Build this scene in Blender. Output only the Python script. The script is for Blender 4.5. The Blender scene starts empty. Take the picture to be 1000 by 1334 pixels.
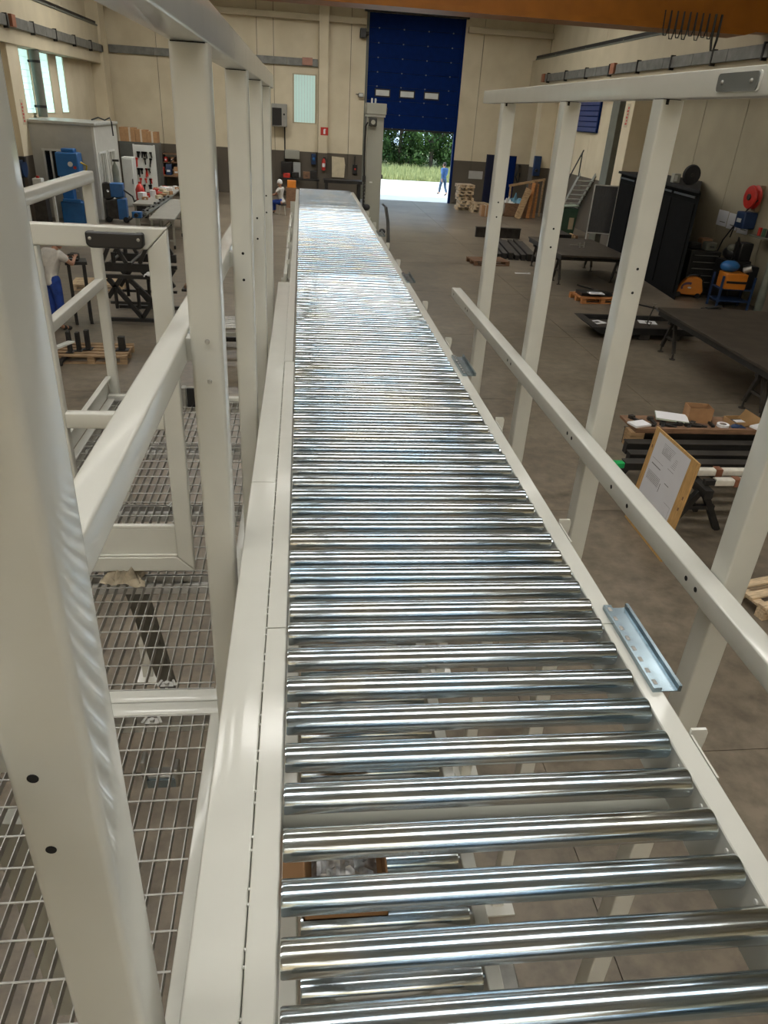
import bpy, bmesh, math, random
from mathutils import Vector, Matrix
random.seed(7)
PI = math.pi
SC = bpy.context.scene
COL = SC.collection

# ------------------------------------------------------------------ camera
H = 4.07                                   # camera height above the workshop floor
yaw, pitch, roll = math.radians(7.498), math.radians(28.915), math.radians(3.696)
cy, sy, cp, sp = math.cos(yaw), math.sin(yaw), math.cos(pitch), math.sin(pitch)
Fw = Vector((sy*cp, cy*cp, -sp)); Rt = Vector((cy, -sy, 0)); Up = Rt.cross(Fw)
cr, sr = math.cos(roll), math.sin(roll)
Rr = cr*Rt + sr*Up; Ur = -sr*Rt + cr*Up
cam_d = bpy.data.cameras.new('camera'); cam = bpy.data.objects.new('camera', cam_d); COL.objects.link(cam)
cam.matrix_world = Matrix(((Rr.x, Ur.x, -Fw.x, 0), (Rr.y, Ur.y, -Fw.y, 0), (Rr.z, Ur.z, -Fw.z, H), (0, 0, 0, 1)))
cam_d.sensor_fit = 'HORIZONTAL'; cam_d.sensor_width = 36.0; cam_d.lens = 36.0*0.9379
cam_d.clip_start = 0.02; cam_d.clip_end = 400
SC.camera = cam

# ------------------------------------------------------------------ world, sun, exposure
SKYLIGHT = 10.0
wd = bpy.data.worlds.new('world'); SC.world = wd; wd.use_nodes = True
bg = wd.node_tree.nodes['Background']; bg.inputs[0].default_value = (0.58, 0.77, 1.0, 1); bg.inputs[1].default_value = 3.0
sun_d = bpy.data.lights.new('sun', 'SUN'); sun = bpy.data.objects.new('sun', sun_d); COL.objects.link(sun)
sun_d.energy = 4.0; sun_d.angle = math.radians(1.0); sun_d.color = (1.0, 0.95, 0.86)
sun.rotation_euler = (math.radians(12), math.radians(-42), 0)
SC.view_settings.view_transform = 'Standard'; SC.view_settings.look = 'None'
SC.view_settings.exposure = 0.12; SC.view_settings.gamma = 1.0; SC.view_settings.use_curve_mapping = False

# ------------------------------------------------------------------ materials
MATS = {}
def mat(name, col, rough=0.5, metal=0.0, var=0.0, scale=4.0, bump=0.0, coat=0.0, coat_r=0.1, stretch=(1, 1, 1), spec=0.5, col2=None, rvar=0.0, detail=4.0, coord='Object'):
    if name in MATS: return MATS[name]
    m = bpy.data.materials.new(name); m.use_nodes = True; nt = m.node_tree; N = nt.nodes; L = nt.links
    b = N['Principled BSDF']; c = (*col, 1)
    b.inputs['Base Color'].default_value = c; b.inputs['Roughness'].default_value = rough; b.inputs['Metallic'].default_value = metal
    b.inputs['Specular IOR Level'].default_value = spec
    b.inputs['Coat Weight'].default_value = coat; b.inputs['Coat Roughness'].default_value = coat_r
    if var > 0 or bump > 0 or col2 or rvar > 0:
        tc = N.new('ShaderNodeTexCoord'); mp = N.new('ShaderNodeMapping'); mp.inputs['Scale'].default_value = stretch
        L.new(tc.outputs[coord], mp.inputs[0])
        nz = N.new('ShaderNodeTexNoise'); nz.inputs['Scale'].default_value = scale; nz.inputs['Detail'].default_value = detail
        L.new(mp.outputs[0], nz.inputs[0])
        if var > 0 or col2:
            rp = N.new('ShaderNodeValToRGB'); rp.color_ramp.elements[0].position = 0.3; rp.color_ramp.elements[1].position = 0.7
            lo = tuple(max(0, x*(1-var)) for x in col); hi = col2 if col2 else tuple(min(1, x*(1+var)) for x in col)
            rp.color_ramp.elements[0].color = (*lo, 1); rp.color_ramp.elements[1].color = (*hi, 1)
            L.new(nz.outputs[0], rp.inputs[0]); L.new(rp.outputs[0], b.inputs['Base Color'])
        if rvar > 0:
            mr = N.new('ShaderNodeMapRange'); mr.inputs[3].default_value = max(0.02, rough-rvar); mr.inputs[4].default_value = rough+rvar
            L.new(nz.outputs[0], mr.inputs[0]); L.new(mr.outputs[0], b.inputs['Roughness'])
        if bump > 0:
            bp = N.new('ShaderNodeBump'); bp.inputs['Strength'].default_value = bump; bp.inputs['Distance'].default_value = 0.01
            L.new(nz.outputs[0], bp.inputs['Height']); L.new(bp.outputs[0], b.inputs['Normal'])
    MATS[name] = m; return m
def emit(name, col, s):
    m = bpy.data.materials.new(name); m.use_nodes = True; b = m.node_tree.nodes['Principled BSDF']
    b.inputs['Base Color'].default_value = (*col, 1); b.inputs['Emission Color'].default_value = (*col, 1); b.inputs['Emission Strength'].default_value = s
    b.inputs['Roughness'].default_value = 0.4
    MATS[name] = m; return m

def mk_paint():
    m = mat('painted_steel', (0.535, 0.535, 0.485), 0.48, coat=0.7, coat_r=0.10, var=0.03, scale=9, bump=0.02)
    return m
PAINT = mk_paint()
# zinc rollers: metal with drawn streaks, faint blue / yellow passivation tint
def mk_zinc():
    m = bpy.data.materials.new('zinc_roller'); m.use_nodes = True; nt = m.node_tree; N = nt.nodes; L = nt.links; b = N['Principled BSDF']
    b.inputs['Metallic'].default_value = 1.0
    tc = N.new('ShaderNodeTexCoord'); oi = N.new('ShaderNodeObjectInfo')
    ad = N.new('ShaderNodeVectorMath'); ad.operation = 'ADD'; L.new(tc.outputs['Object'], ad.inputs[0])
    mu = N.new('ShaderNodeVectorMath'); mu.operation = 'SCALE'; mu.inputs['Scale'].default_value = 37.0
    cb = N.new('ShaderNodeCombineXYZ'); L.new(oi.outputs['Random'], cb.inputs[0]); L.new(oi.outputs['Random'], cb.inputs[1]); L.new(cb.outputs[0], mu.inputs[0]); L.new(mu.outputs[0], ad.inputs[1])
    nz = N.new('ShaderNodeTexNoise'); nz.inputs['Scale'].default_value = 5; nz.inputs['Detail'].default_value = 3; L.new(ad.outputs[0], nz.inputs[0])
    rp = N.new('ShaderNodeValToRGB'); e = rp.color_ramp.elements
    e[0].position = 0.3; e[0].color = (0.42, 0.57, 0.70, 1); e[1].position = 0.72; e[1].color = (0.66, 0.655, 0.60, 1)
    k = e.new(0.5); k.color = (0.55, 0.62, 0.68, 1)
    L.new(nz.outputs[0], rp.inputs[0]); L.new(rp.outputs[0], b.inputs['Base Color'])
    n2 = N.new('ShaderNodeTexNoise'); n2.inputs['Scale'].default_value = 11; n2.inputs['Detail'].default_value = 4
    L.new(ad.outputs[0], n2.inputs[0])
    mr = N.new('ShaderNodeMapRange'); mr.inputs[3].default_value = 0.12; mr.inputs[4].default_value = 0.20; L.new(n2.outputs[0], mr.inputs[0]); L.new(mr.outputs[0], b.inputs['Roughness'])
    n3 = N.new('ShaderNodeTexNoise'); n3.inputs['Scale'].default_value = 4.0; n3.inputs['Detail'].default_value = 0
    L.new(ad.outputs[0], n3.inputs[0])
    bp = N.new('ShaderNodeBump'); bp.inputs['Strength'].default_value = 0.06; bp.inputs['Distance'].default_value = 0.01
    L.new(n3.outputs[0], bp.inputs['Height']); L.new(bp.outputs[0], b.inputs['Normal'])
    MATS['zinc_roller'] = m; return m
ZINC = mk_zinc()
GALV = mat('galvanised', (0.40, 0.395, 0.37), 0.45, 0.85, var=0.15, scale=30)
BLUEZN = mat('blue_zinc', (0.30, 0.38, 0.43), 0.25, 1.0, var=0.15, scale=14)
BLACKP = mat('black_plastic', (0.012, 0.012, 0.013), 0.35, var=0.1)
BLACKST = mat('black_steel', (0.022, 0.021, 0.020), 0.5, 0.3, var=0.3, scale=6)
DARKST = mat('dark_mill_steel', (0.055, 0.05, 0.045), 0.55, 0.5, var=0.35, scale=5)
HOLE = mat('hole_dark', (0.008, 0.008, 0.008), 0.9)
WOOD = mat('pallet_wood', (0.36, 0.235, 0.12), 0.75, var=0.35, scale=6, stretch=(1, 6, 6))
PALEW = mat('pale_wood', (0.55, 0.42, 0.27), 0.75, var=0.3, scale=7, stretch=(1, 6, 6))
REDW = mat('orange_pallet_wood', (0.45, 0.19, 0.06), 0.75, var=0.3, scale=6, stretch=(1, 6, 6))
DKWOOD = mat('dark_wood', (0.20, 0.11, 0.06), 0.75, var=0.3, scale=6, stretch=(1, 6, 6))
PLY = mat('ply_board', (0.50, 0.30, 0.11), 0.6, var=0.2, scale=9, stretch=(1, 5, 1))
CARD = mat('cardboard', (0.36, 0.20, 0.095), 0.85, var=0.12, scale=8)
WHITE = mat('white_paper', (0.75, 0.75, 0.77), 0.7)
WPAINT = mat('white_enamel', (0.62, 0.63, 0.60), 0.4, var=0.05)
MBLUE = mat('machine_blue', (0.015, 0.13, 0.38), 0.4, var=0.1, coat=0.3)
NAVY = mat('door_blue', (0.0015, 0.016, 0.10), 0.65, var=0.1, spec=0.08)
ORANGE = mat('orange_enamel', (0.62, 0.20, 0.02), 0.4, var=0.08)
CRANE = mat('crane_orange', (0.36, 0.125, 0.008), 0.45, var=0.12, scale=2)
RED = mat('red_enamel', (0.5, 0.03, 0.02), 0.4, var=0.1)
GREEN = mat('bin_green', (0.05, 0.11, 0.07), 0.5, var=0.15)
GREENTIP = mat('green_tube_plastic', (0.0, 0.35, 0.08), 0.4, var=0.05)
GREYP = mat('grey_machine', (0.30, 0.30, 0.255), 0.45, var=0.05, coat=0.2)  # grey darkened to hold the shade on the lift column
RUBBER = mat('rubber', (0.02, 0.02, 0.02), 0.8, var=0.2)
SKIN = mat('skin', (0.42, 0.22, 0.14), 0.6, var=0.08)
HAIR = mat('dark_hair', (0.03, 0.018, 0.012), 0.7, var=0.3)
WHAIR = mat('white_cap_cloth', (0.62, 0.62, 0.60), 0.8, var=0.1)
TSHIRT = mat('white_cotton', (0.55, 0.53, 0.49), 0.9, var=0.1, scale=12, bump=0.3)
BTROUS = mat('blue_work_cloth', (0.015, 0.05, 0.26), 0.9, var=0.25, scale=10, bump=0.3)
BSHIRT = mat('blue_shirt_cloth', (0.05, 0.12, 0.28), 0.9, var=0.25, scale=10)
JEANS = mat('jeans_cloth', (0.06, 0.10, 0.17), 0.9, var=0.2, scale=10)
RAG = mat('rag_cloth', (0.34, 0.29, 0.21), 0.95, var=0.3, scale=25, bump=0.4)
FOIL = mat('silver_foil_bag', (0.5, 0.5, 0.5), 0.3, 0.8, var=0.5, scale=40, bump=0.6)
BOTTLE = mat('gas_bottle_grey', (0.20, 0.22, 0.18), 0.45, var=0.2)
CREAMB = mat('cream_board', (0.60, 0.52, 0.36), 0.7, var=0.1)
BLUEBOX = mat('dark_blue_plastic', (0.012, 0.035, 0.10), 0.5, var=0.2)
YELLOW = mat('yellow_enamel', (0.6, 0.42, 0.03), 0.5, var=0.1)
CURTAIN = mat('grey_curtain', (0.05, 0.055, 0.065), 0.35, var=0.3, scale=8, stretch=(8, 8, 1))
SOFA = mat('pale_plastic_film', (0.55, 0.55, 0.52), 0.5, var=0.2)
CEIL = mat('ceiling_concrete', (0.64, 0.63, 0.60), 0.85, var=0.1)
CREAM = mat('cream_paint', (0.52, 0.455, 0.32), 0.7, var=0.07, scale=1.2)
GREYCOL = mat('green_grey_paint', (0.13, 0.135, 0.11), 0.6, var=0.1)
TRAYM = mat('cable_tray_steel', (0.20, 0.20, 0.185), 0.5, 0.4, var=0.2)
PANE = emit('daylit_glazing', (0.62, 0.92, 0.88), 0.85)
PANE2 = emit('daylit_ribbed_glazing', (0.40, 0.56, 0.51), 0.52)
SKYM = emit('skylight_glazing', (1.0, 0.98, 0.935), SKYLIGHT)
DOORWIN = mat('door_window_acrylic', (0.62, 0.64, 0.62), 0.25, var=0.05)

# wall paint: cream above, grey-brown dado below (the paint itself changes at z = 2.12)
def mk_wall():
    m = bpy.data.materials.new('wall_paint'); m.use_nodes = True; nt = m.node_tree; N = nt.nodes; L = nt.links; b = N['Principled BSDF']; b.inputs['Roughness'].default_value = 0.75
    g = N.new('ShaderNodeNewGeometry'); s = N.new('ShaderNodeSeparateXYZ'); L.new(g.outputs['Position'], s.inputs[0])
    gt = N.new('ShaderNodeMath'); gt.operation = 'GREATER_THAN'; gt.inputs[1].default_value = 2.12; L.new(s.outputs['Z'], gt.inputs[0])
    nz = N.new('ShaderNodeTexNoise'); nz.inputs['Scale'].default_value = 0.9; nz.inputs['Detail'].default_value = 6; L.new(g.outputs['Position'], nz.inputs[0])
    a = N.new('ShaderNodeValToRGB'); a.color_ramp.elements[0].color = (0.60, 0.52, 0.365, 1); a.color_ramp.elements[1].color = (0.70, 0.62, 0.455, 1)
    a.color_ramp.elements[0].position = 0.3; a.color_ramp.elements[1].position = 0.7
    d = N.new('ShaderNodeValToRGB'); d.color_ramp.elements[0].color = (0.09, 0.074, 0.054, 1); d.color_ramp.elements[1].color = (0.13, 0.108, 0.08, 1)
    L.new(nz.outputs[0], a.inputs[0]); L.new(nz.outputs[0], d.inputs[0])
    mx = N.new('ShaderNodeMix'); mx.data_type = 'RGBA'; L.new(gt.outputs[0], mx.inputs[0]); L.new(d.outputs[0], mx.inputs[6]); L.new(a.outputs[0], mx.inputs[7])
    L.new(mx.outputs[2], b.inputs['Base Color']); MATS['wall_paint'] = m; return m
WALL = mk_wall()
# concrete floor: trowelled, brown-grey, oil stains, fairly polished
def mk_floor():
    m = bpy.data.materials.new('concrete_floor'); m.use_nodes = True; nt = m.node_tree; N = nt.nodes; L = nt.links; b = N['Principled BSDF']; b.inputs['Specular IOR Level'].default_value = 0.35
    g = N.new('ShaderNodeNewGeometry')
    def nz(sc, det, st=(1, 1, 1)):
        mp = N.new('ShaderNodeMapping'); mp.inputs['Scale'].default_value = st; L.new(g.outputs['Position'], mp.inputs[0])
        n = N.new('ShaderNodeTexNoise'); n.inputs['Scale'].default_value = sc; n.inputs['Detail'].default_value = det; n.inputs['Roughness'].default_value = 0.62; L.new(mp.outputs[0], n.inputs[0]); return n
    n1 = nz(0.55, 8); n2 = nz(5, 8); n3 = nz(1.7, 6, (0.5, 1, 1))
    r1 = N.new('ShaderNodeValToRGB'); r1.color_ramp.elements[0].position = 0.3; r1.color_ramp.elements[0].color = (0.135, 0.112, 0.083, 1); r1.color_ramp.elements[1].position = 0.7; r1.color_ramp.elements[1].color = (0.25, 0.212, 0.162, 1)
    L.new(n1.outputs[0], r1.inputs[0])
    r2 = N.new('ShaderNodeValToRGB'); r2.color_ramp.elements[0].position = 0.36; r2.color_ramp.elements[0].color = (0.55, 0.54, 0.53, 1); r2.color_ramp.elements[1].position = 0.62; r2.color_ramp.elements[1].color = (1.08, 1.06, 1.03, 1)
    L.new(n2.outputs[0], r2.inputs[0])
    mx = N.new('ShaderNodeMix'); mx.data_type = 'RGBA'; mx.blend_type = 'MULTIPLY'; mx.inputs[0].default_value = 0.75; L.new(r1.outputs[0], mx.inputs[6]); L.new(r2.outputs[0], mx.inputs[7])
    r3 = N.new('ShaderNodeValToRGB'); r3.color_ramp.elements[0].position = 0.30; r3.color_ramp.elements[0].color = (0.45, 0.42, 0.38, 1); r3.color_ramp.elements[1].position = 0.42; r3.color_ramp.elements[1].color = (1, 1, 1, 1)
    L.new(n3.outputs[0], r3.inputs[0])
    m2 = N.new('ShaderNodeMix'); m2.data_type = 'RGBA'; m2.blend_type = 'MULTIPLY'; m2.inputs[0].default_value = 0.8; L.new(mx.outputs[2], m2.inputs[6]); L.new(r3.outputs[0], m2.inputs[7])
    L.new(m2.outputs[2], b.inputs['Base Color'])
    mr = N.new('ShaderNodeMapRange'); mr.inputs[3].default_value = 0.25; mr.inputs[4].default_value = 0.46; L.new(n2.outputs[0], mr.inputs[0]); L.new(mr.outputs[0], b.inputs['Roughness'])
    MATS['concrete_floor'] = m; return m
FLOOR = mk_floor()
GRASS = mat('grass_green', (0.22, 0.27, 0.08), 0.9, var=0.3, scale=3, col2=(0.45, 0.46, 0.20))
APRON = mat('apron_concrete', (0.62, 0.59, 0.52), 0.8, var=0.08, scale=1.5)
LEAF = mat('tree_leaf', (0.022, 0.055, 0.012), 0.7, var=0.5, scale=1.5, col2=(0.065, 0.125, 0.028), spec=0.2)
BARK = mat('bark', (0.08, 0.06, 0.04), 0.9, var=0.3)

# ------------------------------------------------------------------ mesh helpers
ORG = {}
def org(o): return ORG.get(o.name, Vector((0, 0, 0))) if o else Vector((0, 0, 0))
class MB:
    def __init__(s): s.v = []; s.f = []; s.sm = []
    def add(s, vs, fs, smooth=False):
        n = len(s.v); s.v += [tuple(v) for v in vs]; s.f += [tuple(i+n for i in f) for f in fs]; s.sm += [smooth]*len(fs); return s
    def box(s, x0, x1, y0, y1, z0, z1):
        return s.add([(x0, y0, z0), (x1, y0, z0), (x1, y1, z0), (x0, y1, z0), (x0, y0, z1), (x1, y0, z1), (x1, y1, z1), (x0, y1, z1)],
                     [(0, 3, 2, 1), (4, 5, 6, 7), (0, 1, 5, 4), (1, 2, 6, 5), (2, 3, 7, 6), (3, 0, 4, 7)])
    def prism(s, pts, axis, a, b):
        """polygon pts (2D) swept from a to b along axis 'x','y' or 'z'"""
        def P(p, t): return (t, p[0], p[1]) if axis == 'x' else (p[0], t, p[1]) if axis == 'y' else (p[0], p[1], t)
        n = len(pts); vs = [P(p, a) for p in pts]+[P(p, b) for p in pts]
        return s.add(vs, [tuple(range(n))[::-1], tuple(range(n, 2*n))]+[(i, (i+1) % n, n+(i+1) % n, n+i) for i in range(n)])
    def frame(s, p0, p1, up=(0, 0, 1)):
        p0 = Vector(p0); p1 = Vector(p1); d = (p1-p0); L = d.length; d.normalize(); u = Vector(up)
        if abs(d.dot(u)) > 0.98: u = Vector((0, 1, 0)) if abs(d.y) < 0.9 else Vector((1, 0, 0))
        x = d.cross(u).normalized(); y = x.cross(d).normalized(); return p0, d, L, x, y
    def bar(s, p0, p1, w, h, up=(0, 0, 1), r=0.0, seg=3):
        """rectangular bar w (sideways) x h (along up); r rounds its long edges"""
        p0, d, L, x, y = s.frame(p0, p1, up)
        if r <= 0:
            q = [(-w/2, -h/2), (w/2, -h/2), (w/2, h/2), (-w/2, h/2)]; sm = False
        else:
            q = []; sm = True
            for cx, cyy, a0 in ((w/2-r, -h/2+r, -PI/2), (w/2-r, h/2-r, 0), (-w/2+r, h/2-r, PI/2), (-w/2+r, -h/2+r, PI)):
                for i in range(seg+1): a = a0+PI/2*i/seg; q.append((cx+r*math.cos(a), cyy+r*math.sin(a)))
        n = len(q); vs = [p0+x*a+y*b for a, b in q]+[p0+d*L+x*a+y*b for a, b in q]
        s.add(vs, [(i, (i+1) % n, n+(i+1) % n, n+i) for i in range(n)], sm)
        m = len(s.v)-2*n
        s.f += [tuple(m+i for i in range(n))[::-1], tuple(m+n+i for i in range(n))]; s.sm += [False, False]; return s
    def cyl(s, p0, p1, r0, r1=None, n=16, caps=True):
        r1 = r0 if r1 is None else r1; p0, d, L, x, y = s.frame(p0, p1)
        vs = [p0+(x*math.cos(2*PI*i/n)+y*math.sin(2*PI*i/n))*r0 for i in range(n)]+[p0+d*L+(x*math.cos(2*PI*i/n)+y*math.sin(2*PI*i/n))*r1 for i in range(n)]
        s.add(vs, [(i, (i+1) % n, n+(i+1) % n, n+i) for i in range(n)], True); m = len(s.v)-2*n
        if caps: s.f += [tuple(m+i for i in range(n))[::-1], tuple(m+n+i for i in range(n))]; s.sm += [False, False]
        return s
    def lathe(s, prof, n=24, c=(0, 0, 0), axis='z'):
        """prof: (radius, height) pairs"""
        m = len(prof); vs = []
        for r, h in prof:
            for i in range(n):
                a = 2*PI*i/n; p = (r*math.cos(a), r*math.sin(a), h)
                if axis == 'x': p = (p[2], p[0], p[1])
                if axis == 'y': p = (p[0], p[2], p[1])
                vs.append((p[0]+c[0], p[1]+c[1], p[2]+c[2]))
        fs = [(j*n+i, j*n+(i+1) % n, (j+1)*n+(i+1) % n, (j+1)*n+i) for j in range(m-1) for i in range(n)]
        if axis == 'y': fs = [f[::-1] for f in fs]
        return s.add(vs, fs, True)
    def tube(s, pts, r, n=8):
        pts = [Vector(p) for p in pts]; rings = []
        for i, p in enumerate(pts):
            d = (pts[min(i+1, len(pts)-1)]-pts[max(i-1, 0)]).normalized(); u = Vector((0, 0, 1)) if abs(d.z) < 0.9 else Vector((0, 1, 0))
            x = d.cross(u).normalized(); y = x.cross(d); rings.append([p+(x*math.cos(2*PI*k/n)+y*math.sin(2*PI*k/n))*r for k in range(n)])
        return s.add([v for ring in rings for v in ring], [(j*n+i, j*n+(i+1) % n, (j+1)*n+(i+1) % n, (j+1)*n+i) for j in range(len(pts)-1) for i in range(n)]+[tuple(range(n))[::-1], tuple((len(pts)-1)*n+i for i in range(n))], True)
    def ball(s, c, r, n=12, m=8, sc=(1, 1, 1)):
        prof = [(max(1e-4, math.sin(PI*j/m)), -math.cos(PI*j/m)) for j in range(m+1)]
        b = MB().lathe(prof, n); return s.add([(c[0]+v[0]*r*sc[0], c[1]+v[1]*r*sc[1], c[2]+v[2]*r*sc[2]) for v in b.v], b.f, True)
    def quad(s, a, b, c, d): return s.add([a, b, c, d], [(0, 1, 2, 3)])
    def mesh(s, name, off=(0, 0, 0)):
        me = bpy.data.meshes.new(name); o = Vector(off)
        me.from_pydata([tuple(Vector(v)-o) for v in s.v], [], s.f)
        me.polygons.foreach_set('use_smooth', s.sm)
        bm = bmesh.new(); bm.from_mesh(me); bmesh.ops.recalc_face_normals(bm, faces=bm.faces); bm.to_mesh(me); bm.free()
        me.set_sharp_from_angle(angle=math.radians(40)); return me
    def build(s, name, m, parent=None, world=False, bevel=0.0):
        me = s.mesh(name, org(parent) if world else (0, 0, 0)); me.materials.append(m)
        o = bpy.data.objects.new(name, me); COL.objects.link(o)
        if parent: o.parent = parent; ORG[o.name] = org(parent)
        if bevel > 0:
            b = o.modifiers.new('bevel', 'BEVEL'); b.width = bevel; b.segments = 2; b.limit_method = 'ANGLE'
        return o
def tag(o, label=None, cat=None, group=None, kind=None):
    if label: o['label'] = label
    if cat: o['category'] = cat
    if group: o['group'] = group
    if kind: o['kind'] = kind
    return o
def thing(name, label, cat, loc=(0, 0, 0), rz=0.0, group=None):
    o = bpy.data.objects.new(name, None); COL.objects.link(o); o.location = loc; o.rotation_euler = (0, 0, rz)
    o.empty_display_size = 0.1; ORG[o.name] = Vector(loc); return tag(o, label, cat, group)
def inst(me, name, parent, loc=(0, 0, 0), rot=(0, 0, 0), m=None):
    o = bpy.data.objects.new(name, me); COL.objects.link(o); o.parent = parent; o.location = loc; o.rotation_euler = rot
    return o
def smesh(name, mb, m): me = mb.mesh(name); me.materials.append(m); return me
def copy_tree(o, parent=None):
    c = o.copy(); COL.objects.link(c); c.parent = parent
    for ch in list(o.children): copy_tree(ch, c)
    return c
def struct(o): o['kind'] = 'structure'; return o

# ================================================================== THE HALL
XL, XR, YB, YF, ZC = -9.67, 12.4, 41.74, -24.0, 10.2
fl = struct(MB().box(XL-0.3, XR+0.3, YF, YB+0.3, -0.4, -0.012).build('floor', FLOOR))
SLABX = [XL, -6.6, -2.4, 1.75, 5.9, 9.2, XR]; SLABY = [YF, -19, -14, -9.0, -4.6, -0.5, 3.6, 7.35, 11.2, 15.2, 19.4, 23.6, 27.8, 32.0, 36.4, YB+0.3]
for i in range(len(SLABX)-1):
    for j in range(len(SLABY)-1):
        g = 0.004
        MB().box(SLABX[i]+g, SLABX[i+1]-g, SLABY[j]+g, SLABY[j+1]-g, -0.1, 0).build('slab', FLOOR, fl)
def panel_piece(w, x0, x1, z0, z1, name='panel'):
    MB().box(x0+0.012, x1-0.012, YB, YB+0.25, z0, z1).build(name, WALL, w)
wb = struct(MB().box(XL-0.3, 3.23, YB+0.05, YB+0.3, -0.2, ZC).box(7.9, XR+0.3, YB+0.05, YB+0.3, -0.2, ZC).box(3.23, 7.9, YB+0.05, YB+0.3, 8.3, ZC).build('wall_back', mat('joint_dark', (0.10, 0.085, 0.065), 0.9, var=0.1)))
WX0, WX1, WZ0, WZ1 = -0.42, 0.72, 3.39, 5.56
for a, b in zip([XL, -6.9, -4.5, -2.15], [-6.9, -4.5, -2.15, -1.35]): panel_piece(wb, a, b, 0, ZC)
panel_piece(wb, -1.35, WX0, 0, ZC); panel_piece(wb, WX1, 0.84, 0, ZC); panel_piece(wb, WX0-0.024, WX1+0.024, 0, WZ0); panel_piece(wb, WX0-0.024, WX1+0.024, WZ1, ZC)
for a, b in zip([1.3, 2.4], [2.4, 3.23]): panel_piece(wb, a, b, 0, ZC)
for a, b in zip([7.9, 8.95], [8.95, XR]): panel_piece(wb, a, b, 0, ZC)
panel_piece(wb, 3.2, 7.93, 8.3, ZC)
struct(MB().box(0.84, 1.3, YB-0.35, YB+0.1, 0, ZC).build('trim_1', WALL, None, bevel=0.01))           # back wall column
struct(MB().box(XL, 3.1, YB-0.30, YB, 7.75, 8.0).build('trim_2', CREAM, None, bevel=0.01))             # high beam across the back wall
struct(MB().box(8.1, XR, YB-0.30, YB, 7.75, 8.0).build('trim_3', CREAM, None, bevel=0.01))
# left wall, with three narrow windows
LWY = [(30.35, 31.45), (32.65, 33.75), (34.7, 35.75)]
wl = struct(MB().box(XL-0.4, XL-0.05, YF, 30.0, -0.2, ZC).box(XL-0.4, XL-0.05, 36.0, YB+0.3, -0.2, ZC).box(XL-0.4, XL-0.05, 30.0, 36.0, -0.2, 3.2).box(XL-0.4, XL-0.05, 30.0, 36.0, 5.6, ZC).build('wall_left', MATS['joint_dark']))
def lp(y0, y1, z0, z1): MB().box(XL-0.2, XL, y0+0.012, y1-0.012, z0, z1).build('panel', WALL, wl)
ys = [YF+2.4545*i for i in range(22)]+[30.0]
for a, b in zip(ys[:-1], ys[1:]):
    if b-a > 0.1: lp(a, b, 0, ZC)
lp(30.0, 36.6, 0, 3.33); lp(30.0, 36.6, 5.37, ZC)
e0 = 30.0
for k, (a, b) in enumerate(LWY): lp(e0, a, 3.33, 5.37); e0 = b
lp(e0, 36.6, 3.33, 5.37); lp(36.6, 39.2, 0, ZC); lp(39.2, YB, 0, ZC)
for k, (a, b) in enumerate(LWY):
    w = struct(MB().box(XL-0.05, XL-0.03, a, b, 3.33, 5.37).build('window_%d' % (k+1), PANE))
    fr = MB(); t = 0.045
    fr.box(XL-0.14, XL+0.012, a, a+t, 3.33, 5.37).box(XL-0.14, XL+0.012, b-t, b, 3.33, 5.37).box(XL-0.14, XL+0.012, a, b, 3.33, 3.33+t).box(XL-0.14, XL+0.012, a, b, 5.37-t, 5.37)
    fr.build('window_frame', CREAM, w)
    for q in range(9): MB().box(XL-0.03, XL-0.022, a, b, 3.5+0.2*q, 3.51+0.2*q).build('glazing_bar', SOFA, w)
w = struct(MB().box(WX0, WX1, YB+0.03, YB+0.045, WZ0, WZ1).build('window_4', PANE2)); t = 0.05
MB().box(WX0, WX0+t, YB-0.012, YB+0.04, WZ0, WZ1).box(WX1-t, WX1, YB-0.012, YB+0.04, WZ0, WZ1).box(WX0, WX1, YB-0.012, YB+0.04, WZ0, WZ0+t).box(WX0, WX1, YB-0.012, YB+0.04, WZ1-t, WZ1).build('window_frame', CREAM, w)
for q in range(7): MB().box(WX0+0.14*(q+1), WX0+0.14*(q+1)+0.012, YB+0.022, YB+0.03, WZ0, WZ1).build('glazing_bar', SOFA, w)
# right wall
wr = struct(MB().box(XR+0.05, XR+0.4, YF, YB+0.3, -0.2, ZC).build('wall_right', MATS['joint_dark']))
ys = [YF+2.42*i for i in range(27)]+[YB]
RWALL = mat('right_wall_shaded', (0.38, 0.335, 0.235), 0.75, var=0.08, scale=0.9)  # plain, without dado; the wall's weak light is darkened into the colour
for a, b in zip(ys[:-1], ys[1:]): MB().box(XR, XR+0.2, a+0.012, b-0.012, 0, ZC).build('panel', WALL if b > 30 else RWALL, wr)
wf = struct(MB().box(XL-0.3, XR+0.3, YF-0.3, YF, -0.2, ZC).build('wall_front', WALL))
# pilasters, corbel beams (runways)
for k, (y, x0, x1) in enumerate([(28.7, XL, -9.3), (14.0, XL, -9.3), (40.9, XL, -9.1)]): struct(MB().box(x0, x1, y-0.55, y+0.55, 0, 8.2).build('trim_%d' % (4+k), WALL, None, bevel=0.01))
for k, y in enumerate([17.0, 28.4, 39.6]): struct(MB().box(11.6, XR, y-0.4, y+0.4, 0, 5.7).build('trim_%d' % (7+k), WALL, None, bevel=0.01))
struct(MB().box(XL, -9.22, YF, YB, 5.35, 6.8).build('trim_10', CREAM, None, bevel=0.02))
struct(MB().box(11.55, XR, YF, YB, 5.55, 6.80).build('trim_11', CREAM, None, bevel=0.02))
struct(MB().box(11.7, XR, 29.6, 30.3, 0, 5.55).build('trim_12', GREYCOL, None, bevel=0.01))
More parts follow.
